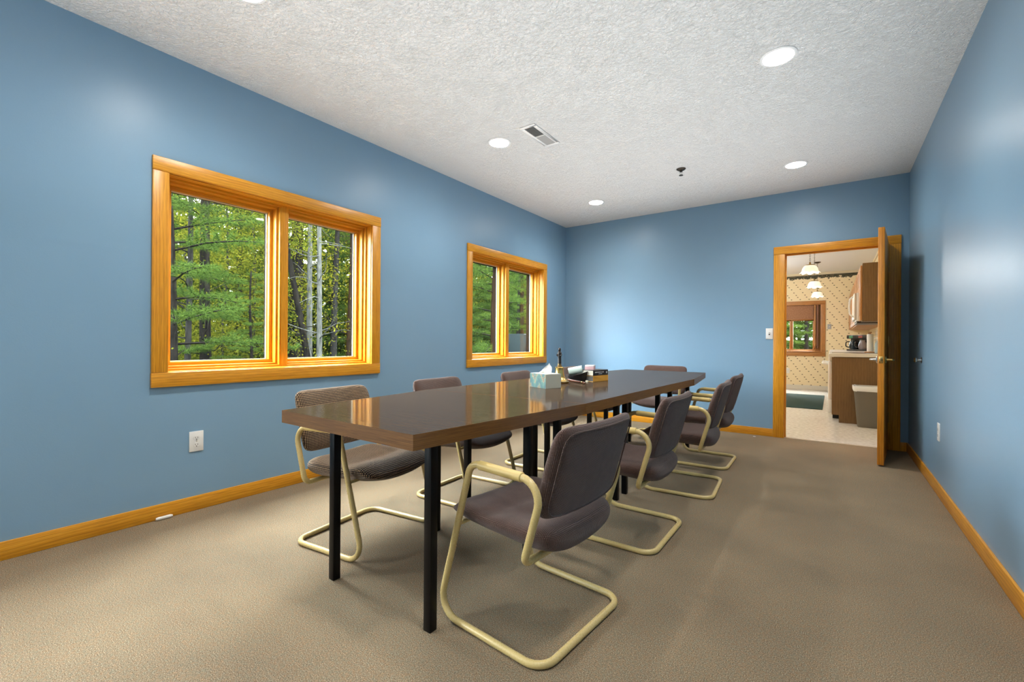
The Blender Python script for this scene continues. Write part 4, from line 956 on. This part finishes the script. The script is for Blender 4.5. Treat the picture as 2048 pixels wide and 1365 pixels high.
def sapling(x, y, k, s):
    t = thing('leafy_tree', 'yellow green leafy tree among the pines outside the windows', 'tree', (x, y, -.45), random.uniform(0, 6.28), 'leafy trees in the woods outside'); t.scale = (s, s, s)
    mo('trunk', TRL[k], t); mo('leaves', LEAVES[k], t, kind='stuff')
# big sprays right outside the larger window, left pane
pine(-8.3, 2.55, 0, 1.0, 'nearest bright pine at the left of the larger window', None); sapling(-10.9, 4.3, 0, 1.0); sapling(-11.3, 5.1, 1, .9); sapling(-10.6, 3.5, 0, .8); pine(-9.0, 4.05, 0, .42, 'bright pine showing low in the left pane of the larger window', None)
# trees seen through the smaller window
pine(-6.9, 8.9, 0, .95, 'bright pine filling the left pane of the smaller window', None); pine(-7.7, 11.3, 0, .92, 'bright pine behind the dark cabinet outside the smaller window', None)
def bare(x, y, r, lean, mat, label, seed, crown=True):
    t = thing('bare_tree', label, 'tree', (x, y, -.45)); mo('trunk', trunk_mesh(seed, 8.0, r, lean, mat, .07), t)
    m = MB(); random.seed(seed)
    for k in range(14):
        z = random.uniform(.8, 5.0); a = random.uniform(0, 6.28); L = random.uniform(.5, 1.3); f = (z + .6) / 8.6; p = Vector((lean[0] * f, lean[1] * f, z)); pts = [p]
        d = Vector((math.cos(a), math.sin(a), random.uniform(-.1, .5))).normalized()
        for q in range(5): d = (d + Vector((random.gauss(0, .25), random.gauss(0, .25), random.gauss(.03, .2)))).normalized(); p = p + d * L / 5; pts.append(p)
        m.tube(pts, [.013, .011, .009, .007, .005, .003], 5)
    m.build('twigs', mat, t, smooth=True)
    if crown: mo('needles', PROTO[2][0], t, (0, 0, 3.2), kind='stuff')
bare(-9.6, 3.55, .10, (.1, -.25), BARK_D, 'dark trunk rising in the left pane of the larger window', 11)
bare(-9.3, 3.08, .045, (0, .05), BARK_G, 'thin grey trunk left of the dark trunk in the larger window', 12, False)
bare(-12.0, 6.49, .24, (.2, .1), BARK_D, 'thick dark trunk just right of the larger window mullion', 13)
bare(-10.5, 6.08, .075, (-.1, .05), BARK_P, 'pale trunk with its base left of the curved pale trunk', 14, False)
bare(-9.4, 5.68, .062, (.05, -.1), BARK_P, 'slender pale trunk at the middle of the right pane', 15, False)
bare(-9.8, 5.95, .07, (.5, -1.9), BARK_D, 'leaning dark trunk crossing behind the pale trunks', 16, False)
bare(-11.6, 7.44, .10, (0, .1), BARK_G, 'grey trunk right of the pale trunks in the larger window', 17)
bare(-11.0, 7.53, .11, (.1, 0), BARK_D, 'dark trunk by the right edge of the larger window', 18)
bare(-9.8, 14.1, .17, (.1, .2), BARK_D, 'dark trunk in the right pane of the smaller window', 19)
def ring_trees(xx, step, a, b, ks, ss, sap):
    y = a
    i = 0
    while y < b:
        x = xx + random.uniform(-.9, .9); yy = y + random.uniform(-.5, .5)
        if random.random() < sap: sapling(x, yy, i % 2, random.uniform(.9, 1.2))
        elif xx < -15: far_pine(x, yy, i % 2, random.uniform(*ss))
        else: pine(x, yy, random.choice(ks), random.uniform(*ss))
        y += step; i += 1
ring_trees(-12.8, 1.7, 2.0, 24, (0, 1, 2), (.9, 1.1), .35)
ring_trees(-15.8, 1.9, 2.5, 29, (0, 1, 2), (.95, 1.1), .40)
ring_trees(-19.0, 1.9, 3.0, 34, (0, 1), (1.0, 1.15), .25)
ring_trees(-22.5, 2.2, 4.0, 40, (0, 1), (1.1, 1.25), .1)
ring_trees(-26.5, 2.6, 5.0, 48, (0, 1), (1.25, 1.4), 0)
for x, y in ((-2.8, 19.5), (-1.55, 20.4), (-.75, 19.3), (-3.8, 22.0), (.6, 20.0), (-1.1, 22.5), (-1.9, 22.2), (-.3, 21.4), (-2.4, 24.0), (-.9, 25.0), (-1.5, 26.5)): pine(x, y, 0, 1.0, 'green pine tree outside the kitchen window', 'pine trees outside the kitchen window')
for x, y in ((-1.7, 17.0), (-.7, 17.6)): pine(x, y, 0, .8, 'green pine tree outside the kitchen window', 'pine trees outside the kitchen window')
# undergrowth
rgu = np.random.default_rng(3); n = 60000; c = np.column_stack([-rgu.uniform(7.5, 20, n), rgu.uniform(1.0, 30, n), -.45 + np.abs(rgu.normal(0, .55, n))])
cl = np.sin(c[:, 0] * 2.1) + np.sin(c[:, 1] * 1.7 + c[:, 0]); c = c[cl > -.6]; n = len(c)
a = rgu.normal(0, 1, (n, 3)); a /= np.linalg.norm(a, axis=1, keepdims=True); b = np.cross(a, rgu.normal(0, 1, (n, 3))); b /= np.linalg.norm(b, axis=1, keepdims=True); s = rgu.uniform(.016, .04, (n, 1))
V = np.stack([c - a * s, c + b * s * .55, c + a * s, c - b * s * .55], 1).reshape(-1, 3)
o = bpy.data.objects.new('undergrowth', mesh_np('undergrowth', V, np.arange(len(V)).reshape(-1, 4), LEAF)); C.objects.link(o)
tag(o, 'low leafy undergrowth on the forest floor outside the windows', 'undergrowth', kind='stuff')
# dark cabinet beside the house
t = thing('utility_cabinet', 'dark grey utility cabinet with a pale pipe outside the smaller window', 'cabinet', (-6.0, 8.75, -.45))
MB().box(-.45, .25, -.25, .62, 0, 1.68).build('housing', plain('grey_green_steel', (.006, .008, .008), .9, spec=.02), t, bevel=.01)
MB().box(.251, .256, -.20, .17, .1, 1.22).build('door', plain('dark_panel', (.004, .005, .0055), .9, spec=.02), t, bevel=.003); MB().box(.251, .256, .20, .58, .1, 1.22).build('door', plain('dark_panel_b', (.004, .005, .0055), .9, spec=.02), t, bevel=.003)
MB().box(.251, .262, -.25, .62, 1.25, 1.27).build('ledge', plain('galvanised', (.03, .033, .033), .9, spec=.02), t); MB().box(.251, .262, -.25, .62, 1.66, 1.68).build('top_rail', plain('galvanised_b', (.03, .033, .033), .9, spec=.02), t)
MB().tube([(.33, -.16, 0), (.33, -.16, 1.42), (.28, -.02, 1.46)], .035, 10).build('vent_pipe', plain('pale_pipe', (.032, .042, .044), .9, spec=.02), t, smooth=True)
